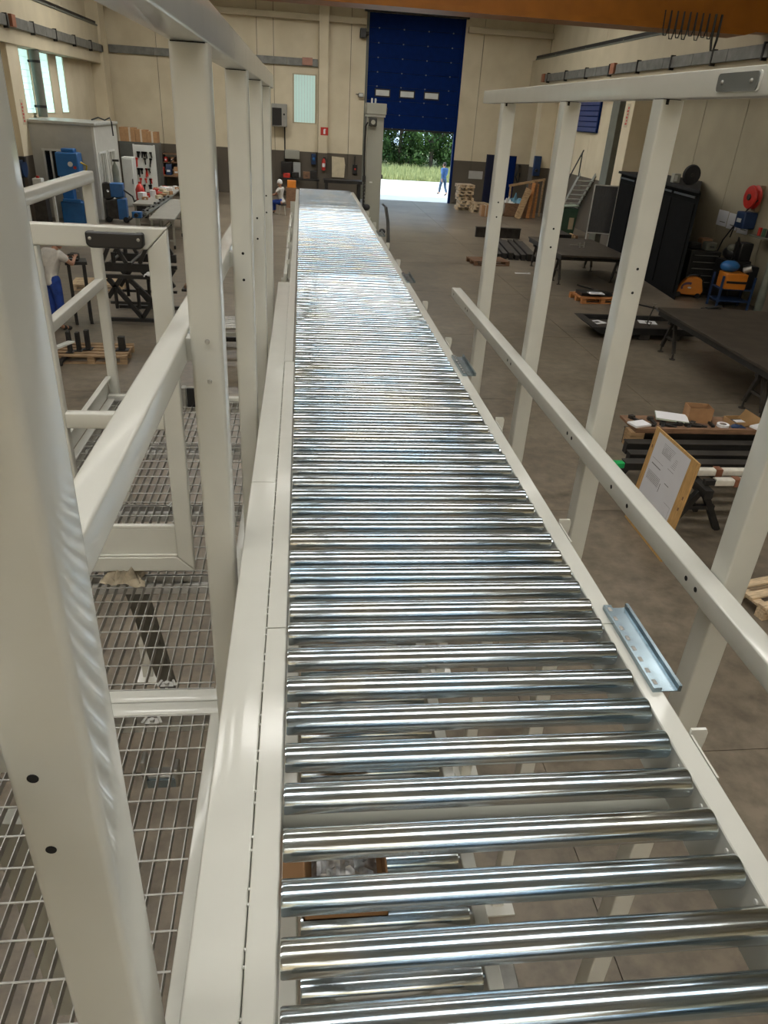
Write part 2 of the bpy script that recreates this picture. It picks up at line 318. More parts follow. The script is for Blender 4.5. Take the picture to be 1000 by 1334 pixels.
# ceiling with transverse skylights
SKY = [-20, -13, 0, 8, 16, 24, 32]
SKW = {-20: 3.0, -13: 1.0, 0: 0.66, 8: 0.5, 16: 0.28, 24: 0.3, 32: 1.3}  # rearmost strip is an added, unseen source, widened to light camera-facing surfaces
edge = YF
SX0, SX1 = -7.0, 7.6
cl = struct(MB().box(XL-0.3, XR+0.3, YF-0.3, YF, ZC, ZC+0.3).build('ceiling', CEIL))
for k, y in enumerate(SKY):
    hw = SKW.get(y, 1.05)
    MB().box(XL-0.3, XR+0.3, edge, y-hw, ZC, ZC+0.3).build('ceiling_bay', CEIL, cl); edge = y+hw
    s = struct(MB().box(SX0, SX1, y-hw, y+hw, ZC+0.22, ZC+0.26).build('window_%d' % (5+k), SKYM))
    MB().box(XL-0.3, SX0, y-hw, y+hw, ZC, ZC+0.3).box(SX1, XR+0.3, y-hw, y+hw, ZC, ZC+0.3).build('skylight_curb', CEIL, s)
    for q in range(6): xx = SX0+(SX1-SX0)*(q+0.5)/6; MB().box(xx-0.03, xx+0.03, y-hw, y+hw, ZC+0.14, ZC+0.22).build('skylight_bar', CEIL, s)
MB().box(XL-0.3, XR+0.3, edge, YB+0.3, ZC, ZC+0.3).build('ceiling_bay', CEIL, cl)
for y in (-18, -11, -4, 4, 12, 20, 28, 36): MB().box(XL, XR, y-0.2, y+0.2, ZC-0.9, ZC).build('roof_beam', CEIL, cl, bevel=0.02)

# ---- big blue sectional door, half open
d1 = struct(MB().box(3.23, 7.9, YB+0.11, YB+0.15, 3.46, 8.3).build('door_1', BLACKP))
zz = 3.42; nseg = 8; hh = (8.3-3.42)/nseg
for k in range(nseg):
    p = MB().box(3.26, 7.87, YB+0.03, YB+0.10, zz+hh*k+0.006, zz+hh*(k+1)-0.006).build('panel', NAVY, d1, bevel=0.006)
hm = smesh('hinge', MB().box(-0.03, 0.03, -0.012, 0, -0.028, 0.028), mat('hinge_zinc', (0.2, 0.22, 0.25), 0.5, 0.5))
for k in range(1, nseg):
    for q in range(4): inst(hm, 'hinge', d1, (3.75+1.22*q, YB+0.03, zz+hh*k))
for q in range(3):
    x = 4.05+1.25*q
    MB().box(x-0.40, x+0.40, YB+0.012, YB+0.032, 4.79, 5.16).build('window_gasket', BLACKP, d1, bevel=0.01)
    MB().box(x-0.34, x+0.34, YB+0.004, YB+0.02, 4.85, 5.10).build('pane', DOORWIN, d1, bevel=0.008)
MB().box(3.26, 7.87, YB+0.02, YB+0.12, 3.34, 3.42).build('bottom_seal', RUBBER, d1)
for x in (3.20, 7.93): MB().box(x-0.06, x+0.06, YB-0.03, YB+0.12, 0, 8.3).build('door_track', GREYCOL if x < 5 else NAVY, d1)
MB().box(3.0, 8.1, YB-0.25, YB-0.02, 8.3, 8.62).build('torsion_shaft_box', DARKST, d1)
# ---- small blue door
d2 = struct(MB().box(9.74, 11.37, YB-0.03, YB+0.02, 0, 2.49).build('door_2', mat('door_dark_blue', (0.004, 0.008, 0.035), 0.4, var=0.1)))
for x in (9.78, 10.58): MB().box(x, x+0.76, YB-0.06, YB-0.025, 0.04, 2.45).build('leaf', MATS['door_dark_blue'] if x < 10 else NAVY, d2, bevel=0.006)
MB().box(10.48, 10.52, YB-0.12, YB-0.06, 1.0, 1.2).build('door_handle', BLACKP, d2)
# ---- blue roller shutter on the right wall
d3 = struct(MB().box(XR-0.10, XR-0.02, 33.2, 36.0, 3.85, 5.5).build('door_3', NAVY))
for k in range(8): MB().box(XR-0.14, XR-0.09, 33.2, 36.0, 3.88+0.2*k, 4.05+0.2*k).build('slat', mat('shutter_blue', (0.03, 0.055, 0.2), 0.4, var=0.08), d3, bevel=0.01)
dp = thing('downpipe', 'dark vertical pipe between the first two left wall windows', 'pipe', (-9.40, 31.2, 3.25))
MB().cyl((0, 0, 0), (0, 0, 2.1), 0.16, n=20).build('pipe', GREYCOL, dp)
for z in (0.3, 1.7): MB().cyl((0, 0, z), (0, 0, z+0.08), 0.175, n=20).build('clamp_ring', BLACKST, dp)
for z in (0.3, 1.7): MB().box(-0.25, 0, -0.04, 0.04, z, z+0.08).build('wall_bracket', BLACKST, dp)
# stair beneath it
st = thing('steel_stair', 'pale steel stair with thin treads against the right wall behind the green bin', 'stair', (11.9, 33.2, 0))
for k in range(10): MB().box(11.7, 12.38, 34.6-0.22*k, 34.8-0.22*k, 0.22+0.2*k, 0.25+0.2*k).build('tread', SOFA, st, True)
for x in (11.68, 12.36): MB().bar((x, 35.0, 0.05), (x, 32.5, 2.3), 0.03, 0.16).build('stringer', GREYP, st, True)
MB().bar((11.66, 35.0, 0.95), (11.66, 32.5, 3.2), 0.04, 0.04).bar((11.66, 34.9, 0.1), (11.66, 34.9, 1.05), 0.04, 0.04, (1, 0, 0)).bar((11.66, 32.6, 2.2), (11.66, 32.6, 3.1), 0.04, 0.04, (1, 0, 0)).build('handrail', BLACKST, st, True)

# ================================================================== THE ROLLER CONVEYOR
ZR, RR = 3.07, 0.025                       # roller axis height, roller radius
cv = thing('roller_conveyor', 'long elevated roller conveyor with zinc-plated rollers and light grey side rails', 'conveyor', (0.33, 5.0, 0))
JOINTS = [1.26, 3.16, 5.16, 7.16, 9.2]
ry = [1.164-0.0862*k for k in range(0, 21)][::-1]
y = 1.164
while y < 10.98:
    near = any(-0.03 < y-(j-0.06) < 0.28 for j in JOINTS)
    y += 0.0735 if near else 0.0862
    ry.append(y)
def roller_mesh(x0, x1, r, name):
    mb = MB(); n = 36
    mb.lathe([(0.014, x0+0.004), (r-0.004, x0+0.002), (r-0.0012, x0), (r, x0+0.003), (r, x1-0.003), (r-0.0012, x1), (r-0.004, x1-0.002), (0.014, x1-0.004)], n, axis='x')
    mb.cyl((x1-0.004, 0, 0), (x1+0.009, 0, 0), 0.005, n=6)
    return smesh(name, mb, ZINC)
rm = roller_mesh(-0.0265, 0.676, RR, 'roller')
for k, yy in enumerate(ry): inst(rm, 'roller', cv, Vector((random.uniform(-0.0015, 0.0015), yy, ZR+random.uniform(-0.0008, 0.0008)))-org(cv), (random.uniform(0, 6.28), random.uniform(-0.0006, 0.0006), random.uniform(-0.0016, 0.0016)))
def channel(x_in, x_out, y0, y1, zt, h=0.125):
    """C-shaped side rail: web at x_in, flanges towards x_out"""
    t = 0.004 if x_out > x_in else -0.004
    q = [(x_in, zt-h), (x_out, zt-h), (x_out, zt-h+0.004), (x_in+t, zt-h+0.004), (x_in+t, zt-0.004), (x_out-t, zt-0.004), (x_out-t, zt-0.02), (x_out, zt-0.02), (x_out, zt-0.0015), (x_out-t*0.4, zt), (x_in+t*0.5, zt), (x_in, zt-0.002)]
    return MB().prism(q, 'y', y0, y1)
ends = [-0.75]+JOINTS+[11.05]
RT = 3.075
for k in range(len(ends)-1):
    a, b = ends[k]+0.0015, ends[k+1]-0.0015
    s = [0, 0, 0.006, 0.006, 0.004, 0.002][k]
    channel(0.686, 0.731-s*0.5, a, b, RT).build('side_rail', PAINT, cv, True)
    channel(-0.0315-s, -0.0735-s*0.5, a, b, RT+0.004).build('side_rail', PAINT, cv, True)
ax = smesh('rail_bolt', MB().cyl((-0.003, 0, 0), (0.002, 0, 0), 0.0042, n=8), WPAINT)
for yy in ry:
    if yy < 6: inst(ax, 'rail_bolt', cv, Vector((0.686, yy+0.043, ZR-0.012))-org(cv))
# support beam along the left rail
MB().bar((-0.1125, -0.75, 3.015), (-0.1125, 0.0, 3.015), 0.0745, 0.12, r=0.004).build('support_beam', PAINT, cv, True)
MB().bar((-0.1125, 0.003, 3.015), (-0.1125, 1.97, 3.015), 0.0745, 0.12, r=0.004).build('support_beam', PAINT, cv, True)
MB().bar((-0.1125, 1.973, 3.015), (-0.1125, 4.86, 3.015), 0.0745, 0.12, r=0.004).build('support_beam', PAINT, cv, True)
rv = MB()  # white beads stand in for the paired glints along the seam
for yy in ry:
    if yy < 5.0:
        for dy in (-0.011, 0.012): rv.ball((-0.0745, yy+dy, RT+0.002), 0.0024, 8, 6)
tag(rv.build('seam_glints', WPAINT, cv, True), kind='stuff')
# zinc splice channels on the right rail
def splice(y0, y1):
    q = [(0.708, RT+0.0005), (0.768, RT+0.0005), (0.768, RT+0.016), (0.761, RT+0.016), (0.761, RT+0.004), (0.752, RT+0.003), (0.726, RT+0.003), (0.726, RT+0.012), (0.708, RT+0.012)]
    o = MB().prism(q, 'y', y0, y1).build('splice_channel', BLUEZN, cv, True)
    hm = smesh('slot', MB().box(-0.004, 0.004, -0.007, 0.007, 0, 0.0006), GALV)
    for k in range(8):
        if (y1-y0)*(k+0.5)/8+y0 > 4: break
        inst(hm, 'slot', o, Vector((0.717, y0+(y1-y0)*(k+0.5)/8, RT+0.0121))-org(cv))
for a, b in ((1.035, 1.315), (3.02, 3.30), (4.98, 5.28), (7.0, 7.3)): splice(a, b)
# outside brackets on both rails
def bracket(x, y0, sgn, z=RT):
    q = [(0, -0.07), (0.028, -0.07), (0.034, -0.02), (0.034, 0.004), (0.03, 0.012), (0.0, 0.012)]
    MB().prism([(x+sgn*a, z+b) for a, b in q], 'y', y0, y0+0.006).prism([(x, z-0.07), (x+sgn*0.004, z-0.07), (x+sgn*0.004, z), (x, z)], 'y', y0-0.1, y0).build('bracket', PAINT, cv, True)
for yy in (0.92, 1.72, 2.5, 3.6, 4.4, 5.8, 6.6, 7.9, 8.8): bracket(0.7325, yy, 1)
for yy in (5.6, 6.4, 7.2, 8.2, 9.3): bracket(-0.078, yy, -1)
for yy in (5.25, 6.4, 7.6): MB().box(-0.125, -0.10, yy, yy+1.05, 2.97, RT-0.02).build('side_plate', PAINT, cv, True, bevel=0.006)
# cross ties and legs down to the floor
for yy in (0.868, 2.9, 4.9, 6.9, 8.9, 10.6): MB().bar((-0.035, yy, 2.955), (0.69, yy, 2.955), 0.05, 0.02).build('cross_tie', GREYP, cv, True)  # ties take the darker grey in place of shadow beneath the rollers
def leg_pair(yy, xs=(-0.115, 0.71)):
    for x in xs:
        MB().bar((x, yy, 0.012), (x, yy, 2.95), 0.07, 0.07, (0, 1, 0), r=0.006).build('leg', PAINT, cv, True)
        MB().box(x-0.09, x+0.09, yy-0.09, yy+0.09, 0, 0.012).build('foot_plate', PAINT, cv, True)
    MB().bar((xs[0], yy, 0.5), (xs[1], yy, 0.5), 0.05, 0.05).build('leg_brace', PAINT, cv, True)
for yy in (5.6, 8.0, 10.7): leg_pair(yy)
# ---- narrow return conveyor below
lc = thing('return_conveyor', 'narrow lower roller conveyor seen through gaps between the big rollers', 'conveyor', (0.2, 1.2, 0))
rm2 = roller_mesh(0.0, 0.382, 0.0285, 'lower_roller')
LZ = 2.47
for k in range(26): inst(rm2, 'roller', lc, Vector((0, 0.13+0.1405*k, LZ))-org(lc), (random.uniform(0, 6), 0, 0))
for x0, x1 in ((-0.05, -0.008), (0.391, 0.425)): MB().box(x0, x1, -0.4, 3.8, LZ-0.09, LZ+0.012).build('side_rail', PAINT, lc, True, bevel=0.003)
for yy in (0.3, 2.0, 3.5):
    for x in (-0.03, 0.41): MB().bar((x, yy, 0.01), (x, yy, LZ-0.09), 0.035, 0.06, (0, 1, 0), r=0.004).build('leg', GREYP, lc, True)
    MB().bar((-0.03, yy, 1.2), (0.41, yy, 1.2), 0.04, 0.04).build('leg_brace', GREYP, lc, True)
MB().box(0.43, 0.47, -0.4, 0.95, LZ-0.10, LZ-0.03).build('guide_channel', GALV, lc, True, bevel=0.004)
bxm = thing('parts_carton', 'small open cardboard box holding a silver bag on the lower conveyor', 'box', (0.10, 1.06, LZ+0.029))
t = 0.004
for (x0, x1, y0, y1) in ((-0.095, 0.095, -0.10, -0.10+t), (-0.095, 0.095, 0.10-t, 0.10), (-0.095, -0.095+t, -0.10, 0.10), (0.095-t, 0.095, -0.10, 0.10)): MB().box(x0, x1, y0, y1, 0, 0.075).build('side', CARD, bxm)
MB().box(-0.095, 0.095, -0.10, 0.10, 0, t).build('base', CARD, bxm)
MB().quad((-0.095, 0.10, 0.075), (0.095, 0.10, 0.075), (0.10, 0.155, 0.095), (-0.10, 0.155, 0.095)).build('flap', CARD, bxm)
MB().quad((-0.095, -0.10, 0.075), (-0.095, 0.10, 0.075), (-0.14, 0.10, 0.10), (-0.14, -0.10, 0.10)).build('flap', CARD, bxm)
bag = thing('silver_bag', 'crumpled silver bag of fasteners inside the cardboard box', 'bag', (0.10, 1.06, LZ+0.034))
mb = MB(); n = 14
gv = [[(-0.075+0.15*i/n, -0.085+0.17*j/n, 0.03+0.028*random.random()*(1 if 0 < i < n and 0 < j < n else 0.1)+0.02*math.sin(PI*i/n)*math.sin(PI*j/n)) for j in range(n+1)] for i in range(n+1)]
mb.add([p for r in gv for p in r], [(i*(n+1)+j, (i+1)*(n+1)+j, (i+1)*(n+1)+j+1, i*(n+1)+j+1) for i in range(n) for j in range(n)])
mb.box(-0.075, 0.075, -0.085, 0.085, 0, 0.032); mb.build('body', FOIL, bag)

# ================================================================== THE GUARD FRAMES
# left guard
PW = 0.078
lg = thing('guard_frame', 'light grey square-tube guard frame along the left of the conveyor, beside the platform', 'guard rail', (-0.21, 2.6, 2.2))
LXP0, LXP1 = -0.240, -0.170
hole_y = smesh('bolt_hole', MB().cyl((0, -0.0006, 0), (0, 0.002, 0), 0.0048, n=14), HOLE)
hole_x = smesh('bolt_hole_side', MB().cyl((-0.0006, 0, 0), (0.002, 0, 0), 0.0075, n=14), HOLE)
bolt_y = smesh('bolt_head', MB().lathe([(0.0001, -0.004), (0.004, -0.004), (0.0055, -0.001), (0.0055, 0.002)], 12, axis='y'), GALV)
LYS = [0.512, 1.655, 2.75, 3.68, 4.66]
for k, yf in enumerate(LYS):
    yc = yf-PW/2; xc = (LXP0+LXP1)/2
    p = MB().bar((xc, yc, 2.20), (xc, yc, H+0.094), LXP1-LXP0, PW, (0, 1, 0), r=0.009, seg=4).build('post', PAINT, lg, True)
    for z in (3.615, 3.525):
        inst(bolt_y if k == 1 else hole_y, 'bolt_head' if k == 1 else 'bolt_hole', p, Vector((-0.203 if k else -0.218, yc-PW/2, z if k else z-0.037))-org(lg))
    MB().box(LXP1-0.03, LXP1-0.014, yc-PW/2+0.001, yc-PW/2+0.012, H+0.074, H+0.0945).build('notch', HOLE, p, True)
    MB().box(LXP0+0.004, LXP1-0.004, yc-PW/2-0.0005, yc+PW/2, H+0.0925, H+0.0945).build('joint_shadow_gap', HOLE, p, True)
for yf in LYS: MB().box(-0.254, LXP0, yf-PW/2-0.02, yf-PW/2+0.02, H-0.505, H-0.455).build('spacer', PAINT, lg, True)
o = MB().bar((-0.2055, -0.8, H+0.1305), (-0.2055, 2.20, H+0.1305), 0.0715, 0.071, r=0.004).build('top_rail', PAINT, lg, True)
o = MB().bar((-0.2055, 2.203, H+0.1305), (-0.2055, 5.12, H+0.1305), 0.0715, 0.071, r=0.004).build('top_rail', PAINT, lg, True)
MB().bar((-0.278, -0.8, H-0.48), (-0.278, 5.05, H-0.48), 0.052, 0.062, r=0.006).build('mid_rail', PAINT, lg, True)
# right guard
rg = thing('guard_frame', 'light grey square-tube guard frame right of the conveyor standing on the floor', 'guard rail', (1.15, 3.0, 0))
RXI = 1.12
RYS = [0.56, 1.558, 2.567, 3.527, 4.606]
for k, yf in enumerate(RYS):
    yc = yf-0.038; xc = RXI+0.0365
    p = MB().bar((xc, yc, 0.012), (xc, yc, H+0.088), 0.073, 0.076, (0, 1, 0), r=0.006, seg=4).build('post', PAINT, rg, True)
    MB().box(xc-0.09, xc+0.09, yc-0.09, yc+0.09, 0, 0.012).build('foot_plate', PAINT, p, True)
    for z in (3.648, 3.567): inst(hole_y, 'bolt_hole', p, Vector((xc+0.002, yc-0.038, z))-org(rg))
    MB().box(RXI+0.012, RXI+0.022, yc-0.0385, yc-0.028, H+0.074, H+0.0905).build('notch', HOLE, p, True)
    MB().box(RXI+0.003, RXI+0.06, yc-0.0385, yc+0.03, H+0.0885, H+0.0905).build('joint_shadow_gap', HOLE, p, True)
MB().bar((1.157, -0.8, H+0.1235), (1.157, 5.06, H+0.1235), 0.074, 0.067, r=0.003).build('top_rail', PAINT, rg, True)
mr = MB().bar((1.0865, -0.8, H-1.0755), (1.0865, 5.13, H-1.0755), 0.064, 0.061, r=0.005).build('mid_rail', PAINT, rg, True)
for yy in (0.75, 0.80, 1.498, 1.552, 1.968, 2.105, 2.523, 2.574, 3.471, 3.534, 4.574, 4.635, 5.045): inst(hole_x, 'bolt_hole', mr, Vector((1.0865-0.032, yy, H-1.073))-org(rg))
# blank plate screwed on the right top rail
pl = thing('name_plate', 'small blank grey plate with two screws on the right top rail', 'plate', (1.119, 2.06, H+0.123))
q = []
yA, yB_, zA, zB = -0.100, 0.100, -0.021, 0.021
for cx, cz, a0 in ((yB_-0.009, zA+0.009, -PI/2), (yB_-0.009, zB-0.009, 0), (yA+0.009, zB-0.009, PI/2), (yA+0.009, zA+0.009, PI)):
    for i in range(4): a = a0+PI/2*i/3; q.append((cx+0.009*math.cos(a), cz+0.009*math.sin(a)))
MB().prism(q, 'x', -0.006, 0.0).build('plate', mat('plate_grey', (0.16, 0.17, 0.165), 0.4, 0.3, var=0.1), pl)
MB().prism([(a*1.06, b*1.1) for a, b in q], 'x', -0.003, 0.0005).build('backing', WPAINT, pl)
for yy in (-0.072, 0.072): MB().lathe([(0.0001, -0.011), (0.004, -0.010), (0.006, -0.006), (0.006, -0.004)], 12, c=(0, yy, 0), axis='x').build('screw', GALV, pl)

# ================================================================== PLATFORM
ZP = 2.32
pf = thing('access_platform', 'raised steel grating platform with light grey frame left of the conveyor', 'platform', (-0.75, 2.0, 0))
PX0, PX1 = -1.27, -0.252
def grating(y0, y1, x0=PX0+0.045, x1=PX1-0.045):
    mb = MB(); p = 0.0365; k = 0; x = x0
    while x < x1: mb.box(x-0.0013, x+0.0013, y0, y1, ZP-0.028, ZP-0.0015); x += p
    y = y0+0.03
    while y < y1: mb.bar((x0, y, ZP-0.004), (x1, y, ZP-0.004), 0.0055, 0.0055, r=0.001, seg=1); y += 0.0955
    for yy in (y0, y1): mb.box(x0, x1, yy-0.002, yy+0.002, ZP-0.03, ZP-0.0005)
    return tag(mb.build('grating', GALV, pf, True), kind='stuff')
SEC = [-0.75, 0.55, 1.785, 1.905, 2.60, 3.22, 3.95, 4.72]
for a, b in ((-0.72, 0.53), (0.56, 1.78), (1.905, 2.585), (2.60, 3.20), (3.215, 3.935), (3.95, 4.66)): grating(a, b)
MB().bar((PX1-0.022, -0.75, ZP-0.04), (PX1-0.022, 1.84, ZP-0.04), 0.042, 0.08, r=0.004).build('frame_beam', PAINT, pf, True)
MB().bar((PX1-0.022, 1.845, ZP-0.06), (PX1-0.022, 4.75, ZP-0.06), 0.042, 0.08, r=0.004).build('frame_beam', PAINT, pf, True)
MB().bar((PX0+0.02, -0.75, ZP-0.04), (PX0+0.02, 4.75, ZP-0.04), 0.045, 0.08, r=0.004).build('frame_beam', PAINT, pf, True)
for yy in (1.812, 1.872): MB().bar((PX0, yy, ZP-0.038), (PX1-0.002, yy, ZP-0.038), 0.056, 0.08, r=0.004).build('cross_beam', PAINT, pf, True)
for yy in (2.593, 3.208, 3.943): MB().bar((PX0+0.04, yy, ZP-0.055), (PX1-0.045, yy, ZP-0.055), 0.05, 0.05, r=0.003).build('cross_beam', mat('bright_galvanised', (0.58, 0.58, 0.56), 0.4, 0.3, var=0.1, scale=30), pf, True)
MB().bar((PX0, 4.70, ZP-0.03), (PX1, 4.70, ZP-0.03), 0.045, 0.10, r=0.004).build('cross_beam', PAINT, pf, True)
cl_ = smesh('grating_clip', MB().box(-0.022, 0.022, -0.012, 0.012, -0.002, 0.003).cyl((0, 0, 0), (0, 0, 0.012), 0.008, n=6).bar((-0.03, -0.01, 0.004), (-0.018, 0.012, 0.010), 0.008, 0.003).bar((0.03, -0.01, 0.004), (0.018, 0.012, 0.010), 0.008, 0.003), GALV)
for p in ((-0.455, 1.925), (-0.475, 1.755), (-0.62, 3.20), (-0.95, 1.925), (-0.9, 1.755)): inst(cl_, 'grating_clip', pf, Vector((p[0], p[1], ZP))-org(pf))
for x in (-1.22, -0.30):
    for yy in (-0.6, 4.6):
        MB().bar((x, yy, 0.012), (x, yy, ZP-0.08), 0.08, 0.08, (0, 1, 0), r=0.006).build('leg', PAINT, pf, True)
        MB().box(x-0.1, x+0.1, yy-0.1, yy+0.1, 0, 0.012).build('foot_plate', PAINT, pf, True)
MB().bar((-0.75, 2.75, ZP-0.10), (-0.82, 3.505, 0.87), 0.09, 0.05, (0, 1, 0)).build('brace', mat('shaded_brace_grey', (0.10, 0.10, 0.09), 0.5, var=0.1), pf, True)  # dark tone carries the shade under the platform
MB().bar((-0.85, 1.50, ZP-0.10), (-1.05, 1.9, 0.4), 0.10, 0.05, (0, 1, 0)).build('brace', GREYP, pf, True)
# clamp hanging under the near grating
cm = MB().box(-0.50, -0.41, 1.70, 1.74, ZP-0.24, ZP-0.19).box(-0.515, -0.50, 1.695, 1.745, ZP-0.24, ZP-0.12).box(-0.415, -0.40, 1.695, 1.745, ZP-0.24, ZP-0.16)
cm.build('pipe_clamp', GALV, pf, True, bevel=0.004)
MB().box(-0.50, -0.41, 1.692, 1.699, ZP-0.235, ZP-0.20).build('clamp_plate', BLUEZN, pf, True)
MB().box(-1.02, -0.92, 0.98, 1.06, ZP-0.22, ZP-0.16).build('pipe_clamp', BLACKP, pf, True, bevel=0.006)
# latch plate at the far end of the platform
lt = thing('latch_plate', 'black rectangular latch plate with two screws at the platform end', 'latch', (-0.69, 4.60, ZP-0.03))
MB().box(-0.055, 0.075, -0.012, 0.0, 0.01, 0.145).build('plate', BLACKP, lt, bevel=0.004)
MB().box(-0.085, -0.06, -0.02, 0.03, 0.0, 0.15).build('bracket', GALV, lt, bevel=0.003)
MB().box(-0.085, 0.085, 0.0, 0.006, 0.0, 0.15).build('backing', PAINT, lt)
for z in (0.035, 0.12): MB().cyl((0.045, -0.017, z), (0.045, -0.01, z), 0.011, n=10).build('screw', GALV, lt)

# ---- safety gate across the platform
GY, GX0, GX1, GZ0, GZ1 = 2.56, -0.915, -0.434, 2.375, 3.704
gt = thing('safety_gate', 'light grey welded gate with black pull handle across the platform', 'gate', (-0.67, GY, GZ0))
gw = 0.068; gd = 0.04
def gbar(name, a, b, w=gw): return MB().bar(a, b, gd, w, up=(0, 0, 1) if abs(a[2]-b[2]) < 0.01 else (1, 0, 0), r=0.006).build(name, PAINT, gt, True)
def miter(pts): return MB().prism(pts, 'y', GY-gd/2, GY+gd/2)
miter([(GX0, GZ1-gw), (GX0+gw, GZ1-gw), (GX1-gw, GZ1-gw), (GX1, GZ1), (GX0, GZ1)]).build('top_bar', PAINT, gt, True, bevel=0.005)
miter([(GX1-0.0015, GZ1-0.003), (GX1-gw, GZ1-gw-0.003), (GX1-gw, GZ0+gw+0.003), (GX1-0.0015, GZ0+0.003)]).build('stile', PAINT, gt, True, bevel=0.005)
miter([(GX0, GZ0), (GX1, GZ0), (GX1-gw, GZ0+gw), (GX0, GZ0+gw)]).build('bottom_bar', PAINT, gt, True, bevel=0.005)
gbar('stile', (GX0+gw/2, GY, GZ0+gw+0.001), (GX0+gw/2, GY, GZ1-gw-0.001))
gbar('mid_bar', (GX0+gw, GY, 3.03), (GX1-gw, GY, 3.03), 0.06)
MB().box(GX0+gw, GX1-gw+0.004, GY-0.006, GY+0.002, GZ0+gw-0.004, GZ0+gw+0.125).build('kick_plate', PAINT, gt, True, bevel=0.002)
MB().bar((GX0+gw, GY+0.004, GZ0+gw+0.132), (GX1-gw, GY+0.004, GZ0+gw+0.132), 0.02, 0.016, r=0.003).build('kick_plate_rib', PAINT, gt, True)
MB().box(GX0+gw, GX1-gw, GY-0.018, GY-0.006, GZ0+gw, GZ0+gw+0.010).build('kick_plate_lip', PAINT, gt, True, bevel=0.002)
hx0, hx1, hz = -0.685, -0.505, GZ1-0.036
hd = MB()
hd.prism([(hx0, hz-0.018), (hx0+0.012, hz-0.028), (hx1-0.012, hz-0.028), (hx1, hz-0.018), (hx1, hz+0.022), (hx0, hz+0.022)], 'y', GY-0.05, GY-0.034)
hd.box(hx0, hx0+0.028, GY-0.036, GY-gd/2, hz-0.02, hz+0.022).box(hx1-0.028, hx1, GY-0.036, GY-gd/2, hz-0.02, hz+0.022)
h_ = hd.build('handle', BLACKP, gt, True, bevel=0.006)
for x in (hx0+0.014, hx1-0.016): MB().lathe([(0.0001, -0.0515), (0.004, -0.0515), (0.0055, -0.0505), (0.0055, -0.049)], 12, c=(x, GY, hz+0.002), axis='y').build('screw', GALV, h_, True)
# ---- railing on the outer side of the platform
pr = thing('platform_railing', 'light grey tube railing along the outer edge of the platform', 'railing', (-1.24, 4.2, ZP))
for yy, w in ((4.78, 0.06), (3.62, 0.06)): MB().bar((-1.245, yy, ZP-0.02), (-1.245, yy, 3.62), w, 0.06, (0, 1, 0), r=0.008).build('post', PAINT, pr, True)
MB().bar((-1.245, 1.9, 3.648), (-1.245, 4.81, 3.648), 0.06, 0.062, r=0.008).build('top_rail', PAINT, pr, True)
MB().bar((-1.245, 2.0, 3.05), (-1.245, 4.75, 3.05), 0.05, 0.055, r=0.006).build('mid_rail', PAINT, pr, True)
MB().box(-1.285, -1.275, 1.9, 4.75, ZP, ZP+0.13).build('toe_board', PAINT, pr, True, bevel=0.003)
MB().box(-1.275, -1.25, 1.9, 4.75, ZP+0.115, ZP+0.13).build('toe_board_lip', PAINT, pr, True, bevel=0.002)
MB().bar((-1.22, 3.5, 2.985), (-1.19, 3.85, 2.94), 0.035, 0.008).build('cable_clip', WPAINT, pr, True)
# ---- crumpled rag on the grating
def crumple(name, label, loc, rx, ry_, hgt, m, cat, n=26, seed=3):
    rnd = random.Random(seed); t = thing(name, label, cat, loc); mb = MB(); w = [(rnd.uniform(-13, 13), rnd.uniform(-13, 13), rnd.uniform(0, 6)) for _ in range(7)]
    vs = []
    for i in range(n+1):
        for j in range(n+1):
            u, v = i/n*2-1, j/n*2-1; rr = math.hypot(u, v); ang = math.atan2(v, u)
            k = 1-0.25*math.sin(3*ang+1)-0.1*math.sin(7*ang)
            s = sum(math.sin(a*u*0.8+b*v*0.8+c) for a, b, c in w)/4
            z = hgt*max(0.0, (1-min(1, max(abs(u), abs(v)))**2))*(0.25+1.1*abs(s))+0.003+0.010*abs(s)
            vs.append((u*rx*k*(1+0.1*s), v*ry_*k*(1+0.12*s), max(0.001, z)))
    mb.add(vs, [(i*(n+1)+j, (i+1)*(n+1)+j, (i+1)*(n+1)+j+1, i*(n+1)+j+1) for i in range(n) for j in range(n)], True)
    mb.build('cloth', m, t); return t
crumple('cleaning_rag', 'crumpled beige rag lying on the grating in front of the gate', (-0.722, 2.555, ZP), 0.075, 0.045, 0.075, RAG, 'cloth', n=40)

# ================================================================== LIFT COLUMN AT THE FAR END
lf = thing('lift_column', 'tall grey lift column with a black fan motor at the conveyor end', 'lift', (1.02, 11.7, 0))
MB().box(0.93, 1.16, 11.55, 11.85, 0, 4.02).build('column', GREYP, lf, True, bevel=0.008)
MB().box(0.905, 1.185, 11.5, 11.9, 4.05, 4.19).build('cap', GREYP, lf, True, bevel=0.008)
MB().box(0.915, 1.175, 11.52, 11.88, 4.02, 4.05).build('cap_plate', WPAINT, lf, True)
mo = MB().box(0.945, 1.055, 11.46, 11.55, 3.90, 4.01).build('motor', BLACKP, lf, True, bevel=0.015)
MB().cyl((1.0, 11.45, 3.955), (1.0, 11.462, 3.955), 0.03, n=16).build('fan_hub', GREYP, mo, True)
for x in (0.99, 1.04): MB().cyl((x, 11.7, 4.19), (x, 11.7, 4.25), 0.012, n=10).build('cable_gland', WPAINT, lf, True)
MB().tube([(0.93, 11.5, 3.95), (0.90, 11.5, 3.9), (0.895, 11.5, 3.5), (0.90, 11.5, 3.35), (0.91, 11.52, 3.2), (0.90, 11.5, 2.4)], 0.012).build('cable', BLACKP, lf, True)
MB().box(0.88, 0.93, 11.5, 11.56, 3.18, 3.26).build('sensor', BLACKP, lf, True, bevel=0.005)
MB().box(0.99, 1.03, 11.535, 11.55, 3.17, 3.185).box(0.99, 1.03, 11.535, 11.55, 2.68, 2.695).build('label_strip', WPAINT, lf, True)
